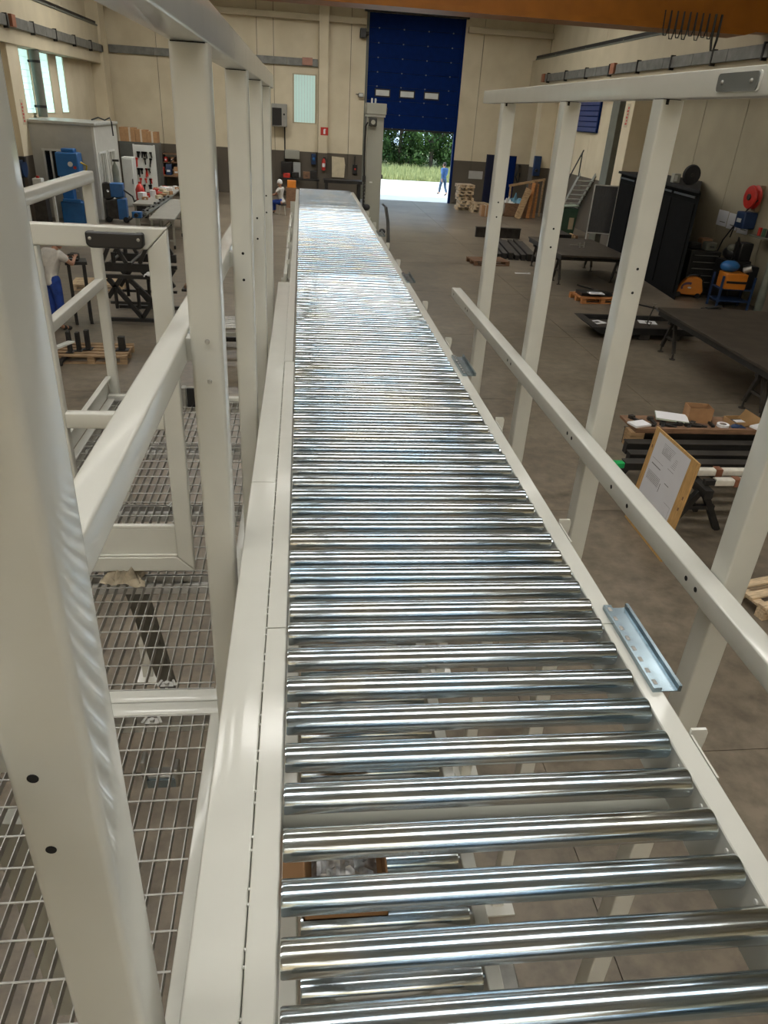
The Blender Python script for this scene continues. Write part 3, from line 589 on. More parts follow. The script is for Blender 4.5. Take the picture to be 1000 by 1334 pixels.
MB().box(1.16, 1.185, 11.6, 11.66, 3.23, 3.28).build('sensor', BLACKP, lf, True, bevel=0.004)
MB().cyl((1.16, 11.7, 4.12), (1.215, 11.7, 4.12), 0.022, n=12).build('cable_gland', BLACKP, lf, True)
for k in range(24): MB().box(0.895, 0.925, 11.50, 11.55, 2.0+0.05*k, 2.035+0.05*k).build('chain_link', BLACKP, lf, True)
cg = thing('curved_guard', 'black curved guard strip hanging beside the lift column', 'guard', (1.2, 10.6, 1.4))
pts = [(1.12, 10.75, 2.95), (1.155, 10.7, 2.93), (1.19, 10.65, 2.75), (1.205, 10.6, 2.5), (1.21, 10.55, 2.2), (1.21, 10.5, 1.6)]
mb = MB(); vs = []
for p in pts: vs += [(p[0], p[1]-0.02, p[2]), (p[0]+0.025, p[1]-0.02, p[2]+0.01), (p[0]+0.025, p[1]+0.20, p[2]+0.01), (p[0], p[1]+0.20, p[2])]
fs = [(0, 1, 2, 3), tuple(len(vs)-4+i for i in (3, 2, 1, 0))]
for i in range(len(pts)-1):
    for q in range(4): fs.append((4*i+q, 4*i+(q+1) % 4, 4*i+4+(q+1) % 4, 4*i+4+q))
mb.add(vs, fs); mb.build('strip', BLACKP, cg, True)
MB().bar((1.18, 10.62, 1.65), (1.10, 11.545, 1.65), 0.03, 0.03).build('bracket', BLACKST, cg, True)
MB().ball((0.83, 10.0, 3.0), 0.05, sc=(1, 1, 0.8)).build('rubber_bumper', RUBBER, cv, True)
MB().ball((0.83, 7.9, 3.0), 0.035, sc=(1, 1.3, 0.8)).build('rubber_bumper', RUBBER, cv, True)

# ================================================================== OVERHEAD CRANE, TRAYS, WALL FITTINGS
cr_ = thing('overhead_crane', 'orange overhead crane girder spanning the hall below the roof', 'crane', (1.2, 20.5, 6.25))
MB().box(-9.3, 11.6, 20.25, 20.75, 6.34, 7.25).build('girder_web', CRANE, cr_, True)
MB().prism([(-9.2, 6.24), (10.75, 6.24), (11.15, 6.36), (-9.2, 6.36)], 'y', 20.05, 20.95).build('bottom_flange', CRANE, cr_, True)
MB().box(-9.2, 11.15, 20.05, 20.95, 7.25, 7.33).build('top_flange', CRANE, cr_, True)
for x in (-9.36, 11.71): MB().box(x-0.15, x+0.15, 19.0, 22.0, 6.96, 7.25).build('end_carriage', CRANE, cr_, True, bevel=0.02)
for k in range(9):
    x = 8.6+0.16*k; dr = 0.34+0.12*random.random()+(0.18 if k == 8 else 0)
    MB().tube([(x, 20.0, 6.6), (x+0.01, 19.98, 6.5-dr*0.7), (x+0.04, 19.96, 6.48-dr), (x+0.10, 19.96, 6.48-dr), (x+0.14, 19.98, 6.5-dr*0.7), (x+0.15, 20.0, 6.6)], 0.016 if k < 8 else 0.03).build('festoon_cable', BLACKP, cr_, True)
for nm, x0, x1 in (('right', 11.62, 11.8), ('left', -9.45, -9.27)):
    rl = thing('crane_runway', 'dark steel crane runway beam along the %s wall' % nm, 'beam', ((x0+x1)/2, 16, 6.8))
    MB().box(x0-0.05, x1, YF+0.1, 41.2, 6.86, 6.98).build('rail', BLACKST, rl, True)
    MB().box(x0-0.08, x1+0.08, YF+0.1, 41.2, 6.80, 6.86).build('beam_flange', GREYCOL, rl, True)
    for y in range(2, 41, 4): MB().box(x0-0.06, x1+0.06, y, y+0.12, 6.80, 6.90).build('rail_clip', GREYCOL, rl, True)
def tray(label, x, y0, y1, z, side):
    t = thing('cable_tray', label, 'cable tray', (x, (y0+y1)/2, z)); k = 0; y = y0
    while y < y1-0.1:
        L = min(2.0, y1-y); MB().box(x-0.05, x+0.05, y+0.01, y+L-0.01, z, z+0.30).build('tray_section', TRAYM, t, True, bevel=0.01); y += 2.0
    y = y0+0.6
    while y < y1:
        MB().box(x-0.07, x+0.07, y, y+0.07, z-0.06, z+0.34).build('hanger', BLACKST, t, True); y += 2.6
    return t
tray('grey cable tray along the right wall above the long ledge', 11.48, 4.0, 39.2, 5.82, 1)
tray('grey cable tray running below the crane beam on the left wall', -9.15, 4.0, 40.6, 5.80, -1)
def jbox(label, p, s, m): t = thing('junction_box', label, 'box', p); MB().box(-s[0]/2, s[0]/2, -s[1]/2, s[1]/2, 0, s[2]).build('housing', m, t, bevel=0.01); MB().box(-s[0]/2+0.03, s[0]/2-0.03, -s[1]/2-0.01, -s[1]/2, 0.03, s[2]-0.03).build('lid', m, t); return t
JB = mat('junction_brown', (0.32, 0.13, 0.07), 0.6, var=0.1)
jbox('brown junction box on the right cable tray above the middle post', (11.42, 30.2, 5.83), (0.12, 0.4, 0.34), JB)
jbox('brown junction box at the far end of the right cable tray', (11.42, 39.0, 5.80), (0.12, 0.35, 0.34), JB)
jbox('brown junction box on the left wall cable tray', (-9.06, 28.4, 5.80), (0.12, 0.35, 0.34), JB)
jbox('pink junction box on the back wall tray above the window', (0.28, 41.60, 5.92), (0.5, 0.2, 0.32), mat('junction_pink', (0.42, 0.22, 0.16), 0.6, var=0.1))
bt = thing('cable_tray', 'grey cable tray across the back wall left of the door', 'cable tray', (-4.0, 41.65, 5.9))
x = -9.1
while x < 0.8: MB().box(x+0.01, min(0.8, x+2.1)-0.01, 41.6, 41.72, 5.88, 6.2).build('tray_section', TRAYM, bt, True, bevel=0.01); x += 2.1
# wall heater
hv = thing('unit_heater', 'black-grilled unit heater on the back wall left of the window', 'heater', (-1.1, 41.4, 3.2))
MB().box(-1.48, -0.72, 41.05, 41.7, 3.2, 4.2).build('casing', mat('heater_grey', (0.30, 0.29, 0.26), 0.5, var=0.1), hv, True, bevel=0.02)
MB().box(-1.44, -0.98, 41.02, 41.06, 3.26, 4.02).build('grille', BLACKP, hv, True)
for k in range(9): MB().box(-1.44, -0.98, 41.0, 41.03, 3.28+0.083*k, 3.30+0.083*k).build('louvre', BLACKST, hv, True)
MB().cyl((-0.86, 41.03, 3.75), (-0.86, 41.06, 3.75), 0.045).build('knob', BLACKP, hv, True)
MB().tube([(-0.85, 41.66, 3.2), (-0.85, 41.66, 1.3)], 0.03).build('pipe', BLACKST, hv, True)
# fire extinguisher and sign on the column
sg = thing('fire_sign', 'small red fire extinguisher sign on the back wall column', 'sign', (1.15, YB-0.36, 2.93))
MB().box(-0.19, 0.19, -0.012, 0, 0, 0.36).build('plate', RED, sg)
MB().box(-0.05, 0.05, -0.016, -0.012, 0.06, 0.26).box(-0.02, 0.07, -0.016, -0.012, 0.25, 0.29).build('pictogram', WHITE, sg)
fe = thing('fire_extinguisher', 'red fire extinguisher hanging on the back wall column', 'extinguisher', (1.13, YB-0.47, 1.32))
MB().lathe([(0.02, 0), (0.09, 0.01), (0.1, 0.05), (0.1, 0.42), (0.07, 0.5), (0.03, 0.53), (0.03, 0.56)], 18).build('cylinder', RED, fe)
MB().box(-0.02, 0.10, -0.02, 0.02, 0.56, 0.62).build('valve', BLACKP, fe); MB().tube([(0.08, 0, 0.58), (0.17, 0, 0.5), (0.15, 0, 0.2), (0.12, 0, 0.1)], 0.015).build('hose', BLACKP, fe)
MB().box(-0.07, 0.07, -0.108, -0.09, 0.16, 0.34).build('label_sheet', WHITE, fe)
for lab, x, y, z, sg_ in (('right', 11.6, 28.45, 4.12, -1), ('left', -9.3, 28.75, 3.05, 1)):
    t = thing('pilaster_sign', 'small vertical red-lettered sign on the %s wall pilaster' % lab, 'sign', (x, y, z)); MB().box(min(0, sg_*0.008), max(0, sg_*0.008), -0.14, 0.14, 0, 0.75).build('plate', CREAM, t)
    for k in range(6): MB().box(min(sg_*0.008, sg_*0.011), max(sg_*0.008, sg_*0.011), -0.08, 0.03 if k % 2 else 0.08, 0.08+0.1*k, 0.15+0.1*k).build('letter', RED, t)
# boards and boxes on the back wall
t = thing('wall_board', 'cream wooden board leaning on the back wall beside the column', 'board', (1.9, 41.66, 1.0)); MB().prism([(-0.32, 0), (0.32, 0), (0.36, 0.6), (0.30, 0.95), (-0.34, 0.98)], 'y', -0.03, 0.0).build('panel', CREAMB, t)
t = thing('control_box', 'dark pendant control box on the wall left of the lift column', 'control box', (2.78, 41.74, 1.2))
MB().box(-0.12, 0.12, -0.12, 0, 0, 0.45).build('housing', BLACKP, t, bevel=0.02); MB().box(-0.05, 0.0, -0.1, -0.02, 0.45, 0.85).build('stem', BLACKP, t); MB().box(-0.03, 0.05, -0.125, -0.12, 0.2, 0.28).build('button', RED, t)
t = thing('distribution_box', 'pale grey distribution box with black screen under the heater pipe', 'electrical box', (-0.5, 41.5, 1.02))
MB().box(-0.35, 0.4, -0.2, 0.1, 0.75, 1.15).build('upper_box', GREYP, t, bevel=0.02); MB().box(-0.55, 0.02, -0.25, 0.1, 0.0, 0.6).build('screen', BLACKP, t, bevel=0.02); MB().box(0.08, 0.45, -0.25, 0.1, -0.1, 0.6).build('side_box', mat('box_grey', (0.33, 0.34, 0.33), 0.5, var=0.05), t, bevel=0.02)
t = thing('blue_wall_socket', 'small blue socket panel on the wall left of the column', 'socket', (0.62, 41.62, 1.55)); MB().box(-0.12, 0.12, -0.1, 0.1, 0, 0.5).build('housing', BLUEBOX, t, bevel=0.02); MB().cyl((0, -0.16, 0.2), (0, -0.08, 0.3), 0.06).build('plug_outlet', MBLUE, t)
t = thing('wall_notice', 'white notice sheet on the grey wall beside the blue door', 'notice', (9.25, 41.73, 1.28)); MB().box(-0.38, 0.38, -0.01, 0, 0, 0.38).build('sheet', mat('notice_grey', (0.42, 0.41, 0.38), 0.7, var=0.05), t)
t = thing('wall_lamp', 'small grey floodlight on the back wall left of the big door', 'lamp', (2.95, 41.6, 4.72)); MB().box(-0.12, 0.12, -0.14, 0.1, 0, 0.18).build('housing', GREYCOL, t, bevel=0.02); MB().box(-0.1, 0.1, -0.15, -0.14, 0.02, 0.16).build('glass', WPAINT, t); MB().tube([(0, 0.1, 0.1), (-0.25, 0.1, 0.12)], 0.02).build('arm', GREYCOL, t)
t = thing('door_motor', 'dark motor box high beside the blue sectional door', 'motor', (2.95, 41.55, 7.2)); MB().box(-0.15, 0.15, -0.2, 0.15, 0, 0.4).build('housing', BLACKP, t, bevel=0.03); MB().cyl((0.1, 0, 0.2), (0.28, 0, 0.2), 0.08).build('drum', DARKST, t)
# black workbench in front of the back wall
def bench(name, label, cat, loc, rz, L, W, Hh, top, legm, tt=0.05, lw=0.07, shelf=None):
    t = thing(name, label, cat, loc, rz)
    MB().box(-L/2, L/2, -W/2, W/2, Hh-tt, Hh).build('table_top', top, t, bevel=0.005)
    for x in (-1, 1):
        for y in (-1, 1): MB().box(x*(L/2-lw)-lw/2, x*(L/2-lw)+lw/2, y*(W/2-lw)-lw/2, y*(W/2-lw)+lw/2, 0, Hh-tt).build('leg', legm, t)
        MB().box(x*(L/2-lw)-lw/2*0.6, x*(L/2-lw)+lw/2*0.6, -W/2+lw, W/2-lw, 0.18, 0.18+lw*0.7).build('stretcher', legm, t)
    if shelf: MB().box(-L/2+lw, L/2-lw, -W/2+lw, W/2-lw, 0.28, 0.31).build('shelf', shelf, t)
    return t
bench('workbench', 'black steel workbench against the back wall beside the column', 'workbench', (2.05, 39.6, 0), 0, 1.9, 0.9, 1.05, BLACKST, BLACKST, 0.14, 0.14)
bench('workbench', 'dark cluttered workbench under the wall window at the back', 'workbench', (-0.1, 40.6, 0), 0, 2.0, 0.8, 0.95, BLACKST, DARKST, 0.08, 0.08, DARKST)
for k, (x, m, lab) in enumerate([(-0.75, RED, 'red'), (-0.3, BLACKST, 'black'), (0.25, DKWOOD, 'brown'), (0.6, BLACKP, 'dark')]):
    t = thing('tool_case', '%s tool case on the workbench under the wall window' % lab, 'case', (x, 40.55, 0.95)); MB().box(-0.17, 0.17, -0.2, 0.2, 0, 0.2+0.06*k).build('case_body', m, t, bevel=0.02); MB().box(-0.06, 0.06, -0.225, -0.2, 0.12, 0.15).build('handle', BLACKP, t)
t = thing('red_trolley', 'low red trolley behind the far end of the conveyor', 'trolley', (1.0, 37.0, 0)); MB().box(-0.4, 0.4, -0.3, 0.3, 0.5, 0.62).build('tray', RED, t, bevel=0.02)
for x in (-0.35, 0.35):
    for y in (-0.25, 0.25): MB().box(x-0.02, x+0.02, y-0.02, y+0.02, 0.06, 0.5).build('post', BLACKST, t); MB().cyl((x-0.02, y, 0.06), (x+0.02, y, 0.06), 0.06).build('castor', RUBBER, t)

# ================================================================== OFFICE CABIN AND LEFT-HAND EQUIPMENT
cb = thing('office_cabin', 'off-white prefabricated cabin with windows against the left wall', 'cabin', (-8.35, 30.8, 0))
CW = mat('cabin_panel', (0.46, 0.46, 0.42), 0.5, var=0.05)
CX0, CX1, CY0, CY1, CZ = -9.6, -7.15, 29.06, 32.6, 3.12
MB().box(CX0, -8.95, CY0, CY0+0.06, 0.1, CZ).box(-7.95, CX1, CY0, CY0+0.06, 0.1, CZ).box(-8.95, -7.95, CY0, CY0+0.06, 0.1, 1.05).box(-8.95, -7.95, CY0, CY0+0.06, 2.3, CZ).build('front_wall', CW, cb, True)
MB().box(CX1-0.06, CX1, CY0, CY1, 0.1, 0.95).box(CX1-0.06, CX1, CY0, CY1, 2.25, CZ).box(CX1-0.06, CX1, CY0, CY0+0.35, 0.95, 2.25).box(CX1-0.06, CX1, 30.35, 30.75, 0.95, 2.25).box(CX1-0.06, CX1, 31.8, CY1, 0.95, 2.25).build('side_wall', CW, cb, True)
MB().box(CX0, CX1, CY1-0.06, CY1, 0.1, CZ).build('rear_wall', CW, cb, True)
MB().box(CX0-0.02, CX1+0.06, CY0-0.06, CY1+0.06, CZ, CZ+0.10).build('roof', mat('cabin_roof', (0.50, 0.52, 0.50), 0.35, 0.5, var=0.1), cb, True, bevel=0.02)
MB().box(CX0, CX1, CY0, CY1, 0, 0.1).build('floor_slab', GREYP, cb, True)
MB().box(CX1-0.09, CX1+0.01, CY0-0.01, CY0+0.09, 0.1, CZ).build('corner_post', WPAINT, cb, True, bevel=0.01)
MB().box(-8.95, -7.95, CY0+0.07, CY0+0.09, 1.05, 2.3).build('pane', mat('dark_glass', (0.01, 0.012, 0.014), 0.08), cb, True)
for x in (-8.95, -8.72, -8.49, -8.26, -8.03): MB().box(x, x+0.05, CY0-0.015, CY0+0.06, 1.05, 2.3).build('window_bar', WPAINT, cb, True)
MB().box(-8.98, -7.92, CY0-0.02, CY0+0.06, 2.28, 2.35).box(-8.98, -7.92, CY0-0.02, CY0+0.06, 1.0, 1.06).build('window_frame', WPAINT, cb, True)
for a, b in ((29.41, 30.35), (30.75, 31.8)):
    MB().box(CX1-0.05, CX1-0.03, a, b, 0.95, 2.25).build('pane', mat('blind_pane', (0.34, 0.32, 0.27), 0.4, var=0.1), cb, True)
    for k in range(3): y = a+(b-a)*(k+0.5)/3; MB().box(CX1-0.03, CX1+0.015, y-0.03, y+0.03, 0.95, 2.25).build('window_bar', WPAINT, cb, True)
    MB().box(CX1-0.04, CX1+0.02, a-0.04, a+0.03, 0.92, 2.28).box(CX1-0.04, CX1+0.02, b-0.03, b+0.04, 0.92, 2.28).box(CX1-0.04, CX1+0.02, a, b, 2.23, 2.30).box(CX1-0.04, CX1+0.02, a, b, 0.90, 0.97).build('window_frame', WPAINT, cb, True)
t = thing('loose_cable', 'black cable trailing over the cabin roof edge', 'cable', (-7.1, 31.2, 3.22)); MB().tube([(-0.7, 0.4, 0.03), (-0.4, 0.2, 0.12), (-0.15, 0.1, 0.05), (0.05, 0, 0.14), (0.12, -0.1, 0.0), (0.14, -0.12, -0.45)], 0.025).build('cord', BLACKP, t)
# pilaster hose (blue box + red)
t = thing('air_hose_box', 'small blue hose reel at the foot of the left pilaster', 'hose reel', (-9.3, 27.6, 1.6)); MB().cyl((-0.1, 0, 0.2), (0.15, 0, 0.2), 0.28, n=18).build('drum', BLUEBOX, t); MB().box(-0.36, 0.2, -0.1, 0.1, 0.4, 0.55).build('bracket', BLACKST, t); MB().tube([(0.05, -0.1, 0.0), (0.1, -0.15, -0.6), (0.05, -0.2, -1.4)], 0.03).build('hose', BLACKP, t)
# blue press
bp_ = thing('blue_press', 'bright blue tall press machine in front of the cabin window', 'machine', (-7.95, 28.55, 0))
MB().box(-0.42, 0.34, -0.3, 0.3, 0.0, 0.75).build('base', MBLUE, bp_, bevel=0.04)
MB().box(-0.36, 0.0, -0.1, 0.28, 0.75, 1.6).build('throat', MBLUE, bp_, bevel=0.02)
MB().box(-0.38, 0.36, -0.32, 0.28, 1.55, 2.3).build('head', MBLUE, bp_, bevel=0.04)
MB().box(-0.2, 0.22, -0.2, 0.2, 2.3, 2.42).build('motor_cover', MBLUE, bp_, bevel=0.03)
MB().cyl((0.1, -0.3, 1.95), (0.1, -0.36, 1.95), 0.08).build('gauge', WPAINT, bp_); MB().cyl((0.24, -0.3, 1.85), (0.24, -0.36, 1.85), 0.05).build('button', RED, bp_)
MB().cyl((0.0, -0.15, 1.2), (0.0, -0.15, 1.55), 0.05).build('ram', GALV, bp_)
MB().box(-0.3, 0.3, -0.42, -0.3, 0.75, 0.85).build('bed', MBLUE, bp_, bevel=0.01)
MB().box(0.48, 0.62, -0.25, 0.15, 0, 0.95).build('side_cabinet', MBLUE, bp_, bevel=0.02)
MB().tube([(0.36, 0, 2.0), (0.55, 0, 1.9), (0.5, 0, 1.7)], 0.03).build('yellow_hose', YELLOW, bp_)
# welding sets
def welder(name, label, loc, rz):
    t = thing(name, label, 'welder', loc, rz)
    MB().box(-0.35, 0.35, -0.25, 0.25, 0.12, 0.75).build('lower_cabinet', DARKST, t, bevel=0.02)
    MB().box(0.05, 0.36, -0.26, 0.26, 0.1, 0.8).build('side_panel', MBLUE, t, bevel=0.02)
    MB().box(-0.15, 0.3, -0.22, 0.22, 0.85, 1.32).build('wire_feeder', MBLUE, t, bevel=0.03)
    MB().lathe([(0.05, -0.06), (0.27, -0.06), (0.3, 0), (0.27, 0.06), (0.05, 0.06)], 20, c=(-0.25, -0.1, 1.05), axis='y').build('hose_coil', BLACKP, t)
    b = MB().lathe([(0.02, 0), (0.12, 0.02), (0.12, 0.95), (0.09, 1.1), (0.035, 1.2), (0.03, 1.28)], 16, c=(0.05, 0.28, 0.75)).build('gas_bottle', BOTTLE, t)
    MB().box(-0.02, 0.2, 0.24, 0.32, 2.0, 2.07).build('regulator', BLACKP, b)
    for x in (-0.3, 0.3): MB().cyl((x, -0.28, 0.1), (x, 0.28, 0.1), 0.1).build('wheel', RUBBER, t)
    MB().tube([(0.3, -0.1, 1.1), (0.6, -0.15, 0.9), (0.7, -0.2, 0.5), (0.5, -0.3, 0.15), (0.3, -0.35, 0.06)], 0.03).build('cable', BLACKP, t)
    return t
welder('welding_set', 'blue welding machine with gas bottle beside the cabin', (-6.75, 29.5, 0), 0.1)
t = thing('red_gas_bottle', 'small red gas bottle standing beside the blue welding machine', 'bottle', (-6.15, 30.9, 0)); MB().lathe([(0.02, 0.62), (0.16, 0.62), (0.17, 0.7), (0.17, 1.0), (0.1, 1.15), (0.04, 1.2), (0.04, 1.27)], 16).build('body', RED, t); MB().box(-0.2, 0.2, -0.2, 0.2, 0, 0.62).build('stand', DARKST, t)
# shelf cabinet with cartons, white cupboard, tool board
t = thing('dark_cabinet', 'dark grey cabinet carrying cartons beyond the cabin', 'cabinet', (-7.3, 37.4, 0)); DG = mat('cabinet_dark', (0.09, 0.09, 0.08), 0.5, var=0.1)
MB().box(-0.75, 0.92, -0.4, 0.4, 0, 2.34).build('body', DG, t, bevel=0.02)
for x in (-0.74, 0.01): MB().box(x, x+0.73, -0.43, -0.4, 0.05, 2.28).build('door', DG, t, bevel=0.01)
for k, (x, w_, lab) in enumerate([(-7.68, 0.66, 'left one of three cartons on the dark cabinet'), (-7.09, 0.50, 'middle one of three cartons on the dark cabinet'), (-6.61, 0.44, 'right one of three cartons on the dark cabinet')]):
    t = thing('carton', 'brown taped '+lab, 'box', (x, 37.3, 2.34)); MB().box(-w_/2, w_/2, -0.3, 0.3, 0, 0.56-0.06*k).build('box_body', CARD, t, bevel=0.01); MB().box(-0.04+0.1*(k == 0), 0.04+0.1*(k == 0), -0.305, 0.305, 0.0, 0.562-0.06*k).build('tape', mat('packing_tape', (0.5, 0.42, 0.32), 0.4, var=0.05), t)
t = thing('white_cupboard', 'narrow white cupboard next to the cabin side wall', 'cupboard', (-7.15, 34.2, 0)); MB().box(-0.22, 0.22, -0.3, 0.3, 0, 1.9).build('body', WPAINT, t, bevel=0.01); MB().box(-0.2, 0.2, -0.33, -0.3, 0.05, 1.85).build('door', WPAINT, t, bevel=0.01); MB().box(0.14, 0.17, -0.36, -0.33, 0.9, 1.1).build('handle', BLACKP, t)
tb = thing('tool_board', 'white pegboard on legs hung with dark hand tools', 'tool board', (-6.72, 35.6, 0))
MB().box(-0.48, 0.42, -0.03, 0.03, 0.45, 2.3).build('panel', WPAINT, tb, bevel=0.01)
for x in (-0.46, 0.40): MB().box(x-0.03, x+0.03, -0.04, 0.04, 0, 2.32).build('leg', WPAINT, tb)
rnd = random.Random(5)
for k in range(26):
    x = rnd.uniform(-0.40, 0.25); z = rnd.choice([1.75, 2.0, 1.35, 0.95, 0.7]); h_ = rnd.uniform(0.12, 0.32)
    MB().bar((x, -0.06, z), (x+rnd.uniform(-0.05, 0.05), -0.06, z-h_), 0.05, 0.03, (0, 1, 0)).box(x-0.05, x+0.05, -0.08, -0.04, z-0.02, z+0.05).build('hand_tool', BLACKP if k % 5 else RED, tb)
# clutter bench at the back left
bench('workbench', 'long cluttered workbench along the back wall at left', 'workbench', (-5.6, 39.2, 0), 0, 2.6, 0.9, 0.9, DKWOOD, DARKST, 0.06, 0.08, DKWOOD)
rnd = random.Random(9)
cm_ = [(RED, 'red'), (BLUEBOX, 'blue'), (CARD, 'brown'), (BLACKP, 'black'), (YELLOW, 'yellow'), (WPAINT, 'white'), (GREEN, 'green')]
for k in range(7):
    m, lab = cm_[k]; x = -6.7+0.36*k; w_, h_ = rnd.uniform(0.12, 0.16), rnd.uniform(0.2, 0.5)
    t = thing('parts_bin', '%s parts bin on the long workbench at back left' % lab, 'bin', (x, 39.2, 0.9))
    MB().prism([(-0.22, 0), (0.2, 0), (0.2, h_), (-0.12, h_), (-0.22, h_*0.55)], 'x', -w_, w_).build('bin_body', m, t, bevel=0.01); MB().box(-w_*0.6, w_*0.6, -0.23, -0.22, h_*0.3, h_*0.5).build('label_card', WHITE, t)
t = thing('shelf_rack', 'wall shelf rack with red and brown stock behind the workbench', 'shelf', (-5.6, 41.2, 0))
for x in (-1.3, 0, 1.3): MB().box(x-0.03, x+0.03, -0.3, 0.3, 0, 1.75).build('upright', DARKST, t)
for z in (0.95, 1.3, 1.68): MB().box(-1.3, 1.3, -0.3, 0.3, z, z+0.04).build('shelf_board', DKWOOD, t)
for k in range(16):
    t = thing('stock_box', '%s small %s stock box on the %s board of the wall shelf rack' % ((['first', 'second', 'third', 'fourth', 'fifth', 'sixth', 'seventh', 'eighth'][k//2]), ['red', 'dark brown', 'brown', 'black'][k % 4], 'lower' if k % 2 else 'upper'), 'box', (-6.75+0.155*k, 41.1, 0.99 if k % 2 else 1.34), 0, 'stock boxes on the shelf rack'); MB().box(-0.065, 0.065, -0.15, 0.15, 0, 0.22).build('box_body', [RED, DKWOOD, CARD, BLACKST][k % 4], t, bevel=0.006); MB().box(-0.04, 0.04, -0.155, -0.15, 0.06, 0.14).build('label_card', WHITE, t)
# crane-like yellow desk lamp on bench
t = thing('bench_lamp', 'jointed black work lamp on the long back bench', 'lamp', (-6.35, 39.4, 0.9)); MB().tube([(0, 0, 0), (0.05, 0, 0.55), (0.45, 0, 0.85), (0.8, 0, 0.55)], 0.025).build('arm', BLACKP, t); MB().cyl((0.8, 0, 0.55), (0.86, 0, 0.42), 0.04, 0.09).build('shade', BLACKP, t); MB().cyl((0, 0, 0), (0, 0, 0.03), 0.1).build('base', BLACKP, t)
# assembly tables with small parts and long aluminium profiles
def prof_table(label, loc, rz, L, W):
    t = thing('assembly_table', label, 'table', loc, rz); AL = mat('table_grey', (0.34, 0.34, 0.31), 0.4, 0.2, var=0.1)
    MB().box(-W/2, W/2, -L/2, L/2, 0.84, 0.9).build('table_top', AL, t, bevel=0.006)
    for y in (-L/2+0.12, 0, L/2-0.12):
        for x in (-W/2+0.06, W/2-0.06): MB().box(x-0.03, x+0.03, y-0.03, y+0.03, 0.1, 0.84).build('leg', GREYP, t); MB().cyl((x-0.025, y, 0.06), (x+0.025, y, 0.06), 0.06).build('castor', RUBBER, t)
        MB().bar((-W/2+0.06, y, 0.25), (W/2-0.06, y, 0.25), 0.04, 0.04).build('stretcher', GREYP, t)
        MB().bar((-W/2+0.06, y, 0.28), (W/2-0.06, y, 0.8), 0.03, 0.03).build('diagonal', GREYP, t)
    return t
prof_table('long grey assembly table nearest the black scissor trestles', (-4.35, 26.6, 0), 0.05, 5.2, 0.75)
prof_table('long grey assembly table loaded with small parts near the tool board', (-5.35, 30.6, 0), 0.02, 6.5, 0.9)
for k, (x, lab) in enumerate([(-4.85, 'left'), (-4.72, 'right')]):
    t = thing('profile_rail', '%s one of two long aluminium profiles laid beside the assembly table' % lab, 'profile', (x-0.05, 27.0, 0.9+0.03)); MB().box(-0.04, 0.04, -2.6, 2.6, 0, 0.06).box(-0.045, 0.045, -2.62, -2.6, -0.01, 0.07).build('extrusion', mat('alu_dark', (0.22, 0.24, 0.24), 0.35, 0.8, var=0.1), t)
    for q in range(5): MB().box(-0.03, 0.03, -2.2+q, -2.08+q, 0.06, 0.10).build('carriage', BLACKP, t)
t = thing('blue_motor_unit', 'small blue motor at the near end of the aluminium profiles', 'motor', (-4.98, 24.25, 0.86)); MB().box(-0.14, 0.14, -0.12, 0.12, 0, 0.18).build('housing', MBLUE, t, bevel=0.02); MB().cyl((0, -0.12, 0.09), (0, -0.22, 0.09), 0.06).build('shaft_cover', BLACKP, t); MB().box(-0.05, 0.05, -0.05, 0.05, -0.86, 0).build('stand', GREYP, t)
rnd = random.Random(4)
for k in range(18):
    x, y = -5.35+rnd.uniform(-0.38, 0.38), 28.6+4.6*k/18; m, lab = [(CARD, 'brown'), (WHITE, 'white'), (CREAMB, 'beige'), (RED, 'red')][k % 4]
    t = thing('small_carton', '%s %s small carton from the near end of the parts-covered assembly table' % (['first', 'second', 'third', 'fourth', 'fifth'][k//4], lab), 'box', (x, y, 0.9), rnd.uniform(0, 3), 'small %s cartons on the assembly table' % lab); s = rnd.uniform(0.07, 0.14)
    MB().box(-s, s, -s*0.8, s*0.8, 0, s*rnd.uniform(0.8, 1.8)).build('box_body', m, t, bevel=0.005); MB().box(-s*0.3, s*0.3, -s*0.81, -s*0.8, s*0.2, s*0.6).build('label_card', WHITE, t)

# ================================================================== PALLETS
ORD = ['first', 'second', 'third', 'fourth', 'fifth', 'sixth', 'seventh', 'eighth', 'ninth', 'tenth', 'eleventh', 'twelfth']
PB = {}
def pallet(label, loc, rz, m, L=1.2, W=0.8, group=None):
    t = thing('wooden_pallet', label, 'pallet', loc, rz, group)
    key = (m.name, L, W)
    if key not in PB:
        PB[key] = (smesh('deck_board', MB().box(-L/2, L/2, -0.05, 0.05, 0, 0.022), m), smesh('block', MB().box(-0.06, 0.06, -0.05, 0.05, 0, 0.078), m),
                   smesh('bearer', MB().box(-0.05, 0.05, -W/2, W/2, 0, 0.022), m), smesh('skid', MB().box(-L/2, L/2, -0.05, 0.05, 0, 0.022), m))
    d, b, e, s = PB[key]
    for k in range(5): inst(d, 'deck_board', t, (0, (-W/2+0.05)+(W-0.1)*k/4, 0.122), (0, 0, random.uniform(-0.006, 0.006)))
    for x in (-L/2+0.06, 0, L/2-0.06):
        inst(e, 'bearer', t, (x, 0, 0.1))
        for y in (-W/2+0.05, 0, W/2-0.05): inst(b, 'block', t, (x, y, 0.022))
    for y in (-W/2+0.05, 0, W/2-0.05): inst(s, 'skid', t, (0, y, 0))
    return t
PT = 0.144
pallet('worn wooden pallet carrying black brackets left of the trestles', (-3.62, 12.95, 0), 0.04, mat('worn_pallet_wood', (0.30, 0.20, 0.11), 0.75, var=0.35, scale=6, stretch=(1, 6, 6)))
pallet('pale wooden pallet on the floor behind the standing worker', (-4.85, 18.5, 0), 0.1, PALEW)
pallet('orange-brown pallet with black parts and a white sheet right of the guard', (7.85, 19.0, 0), 0.12, REDW)
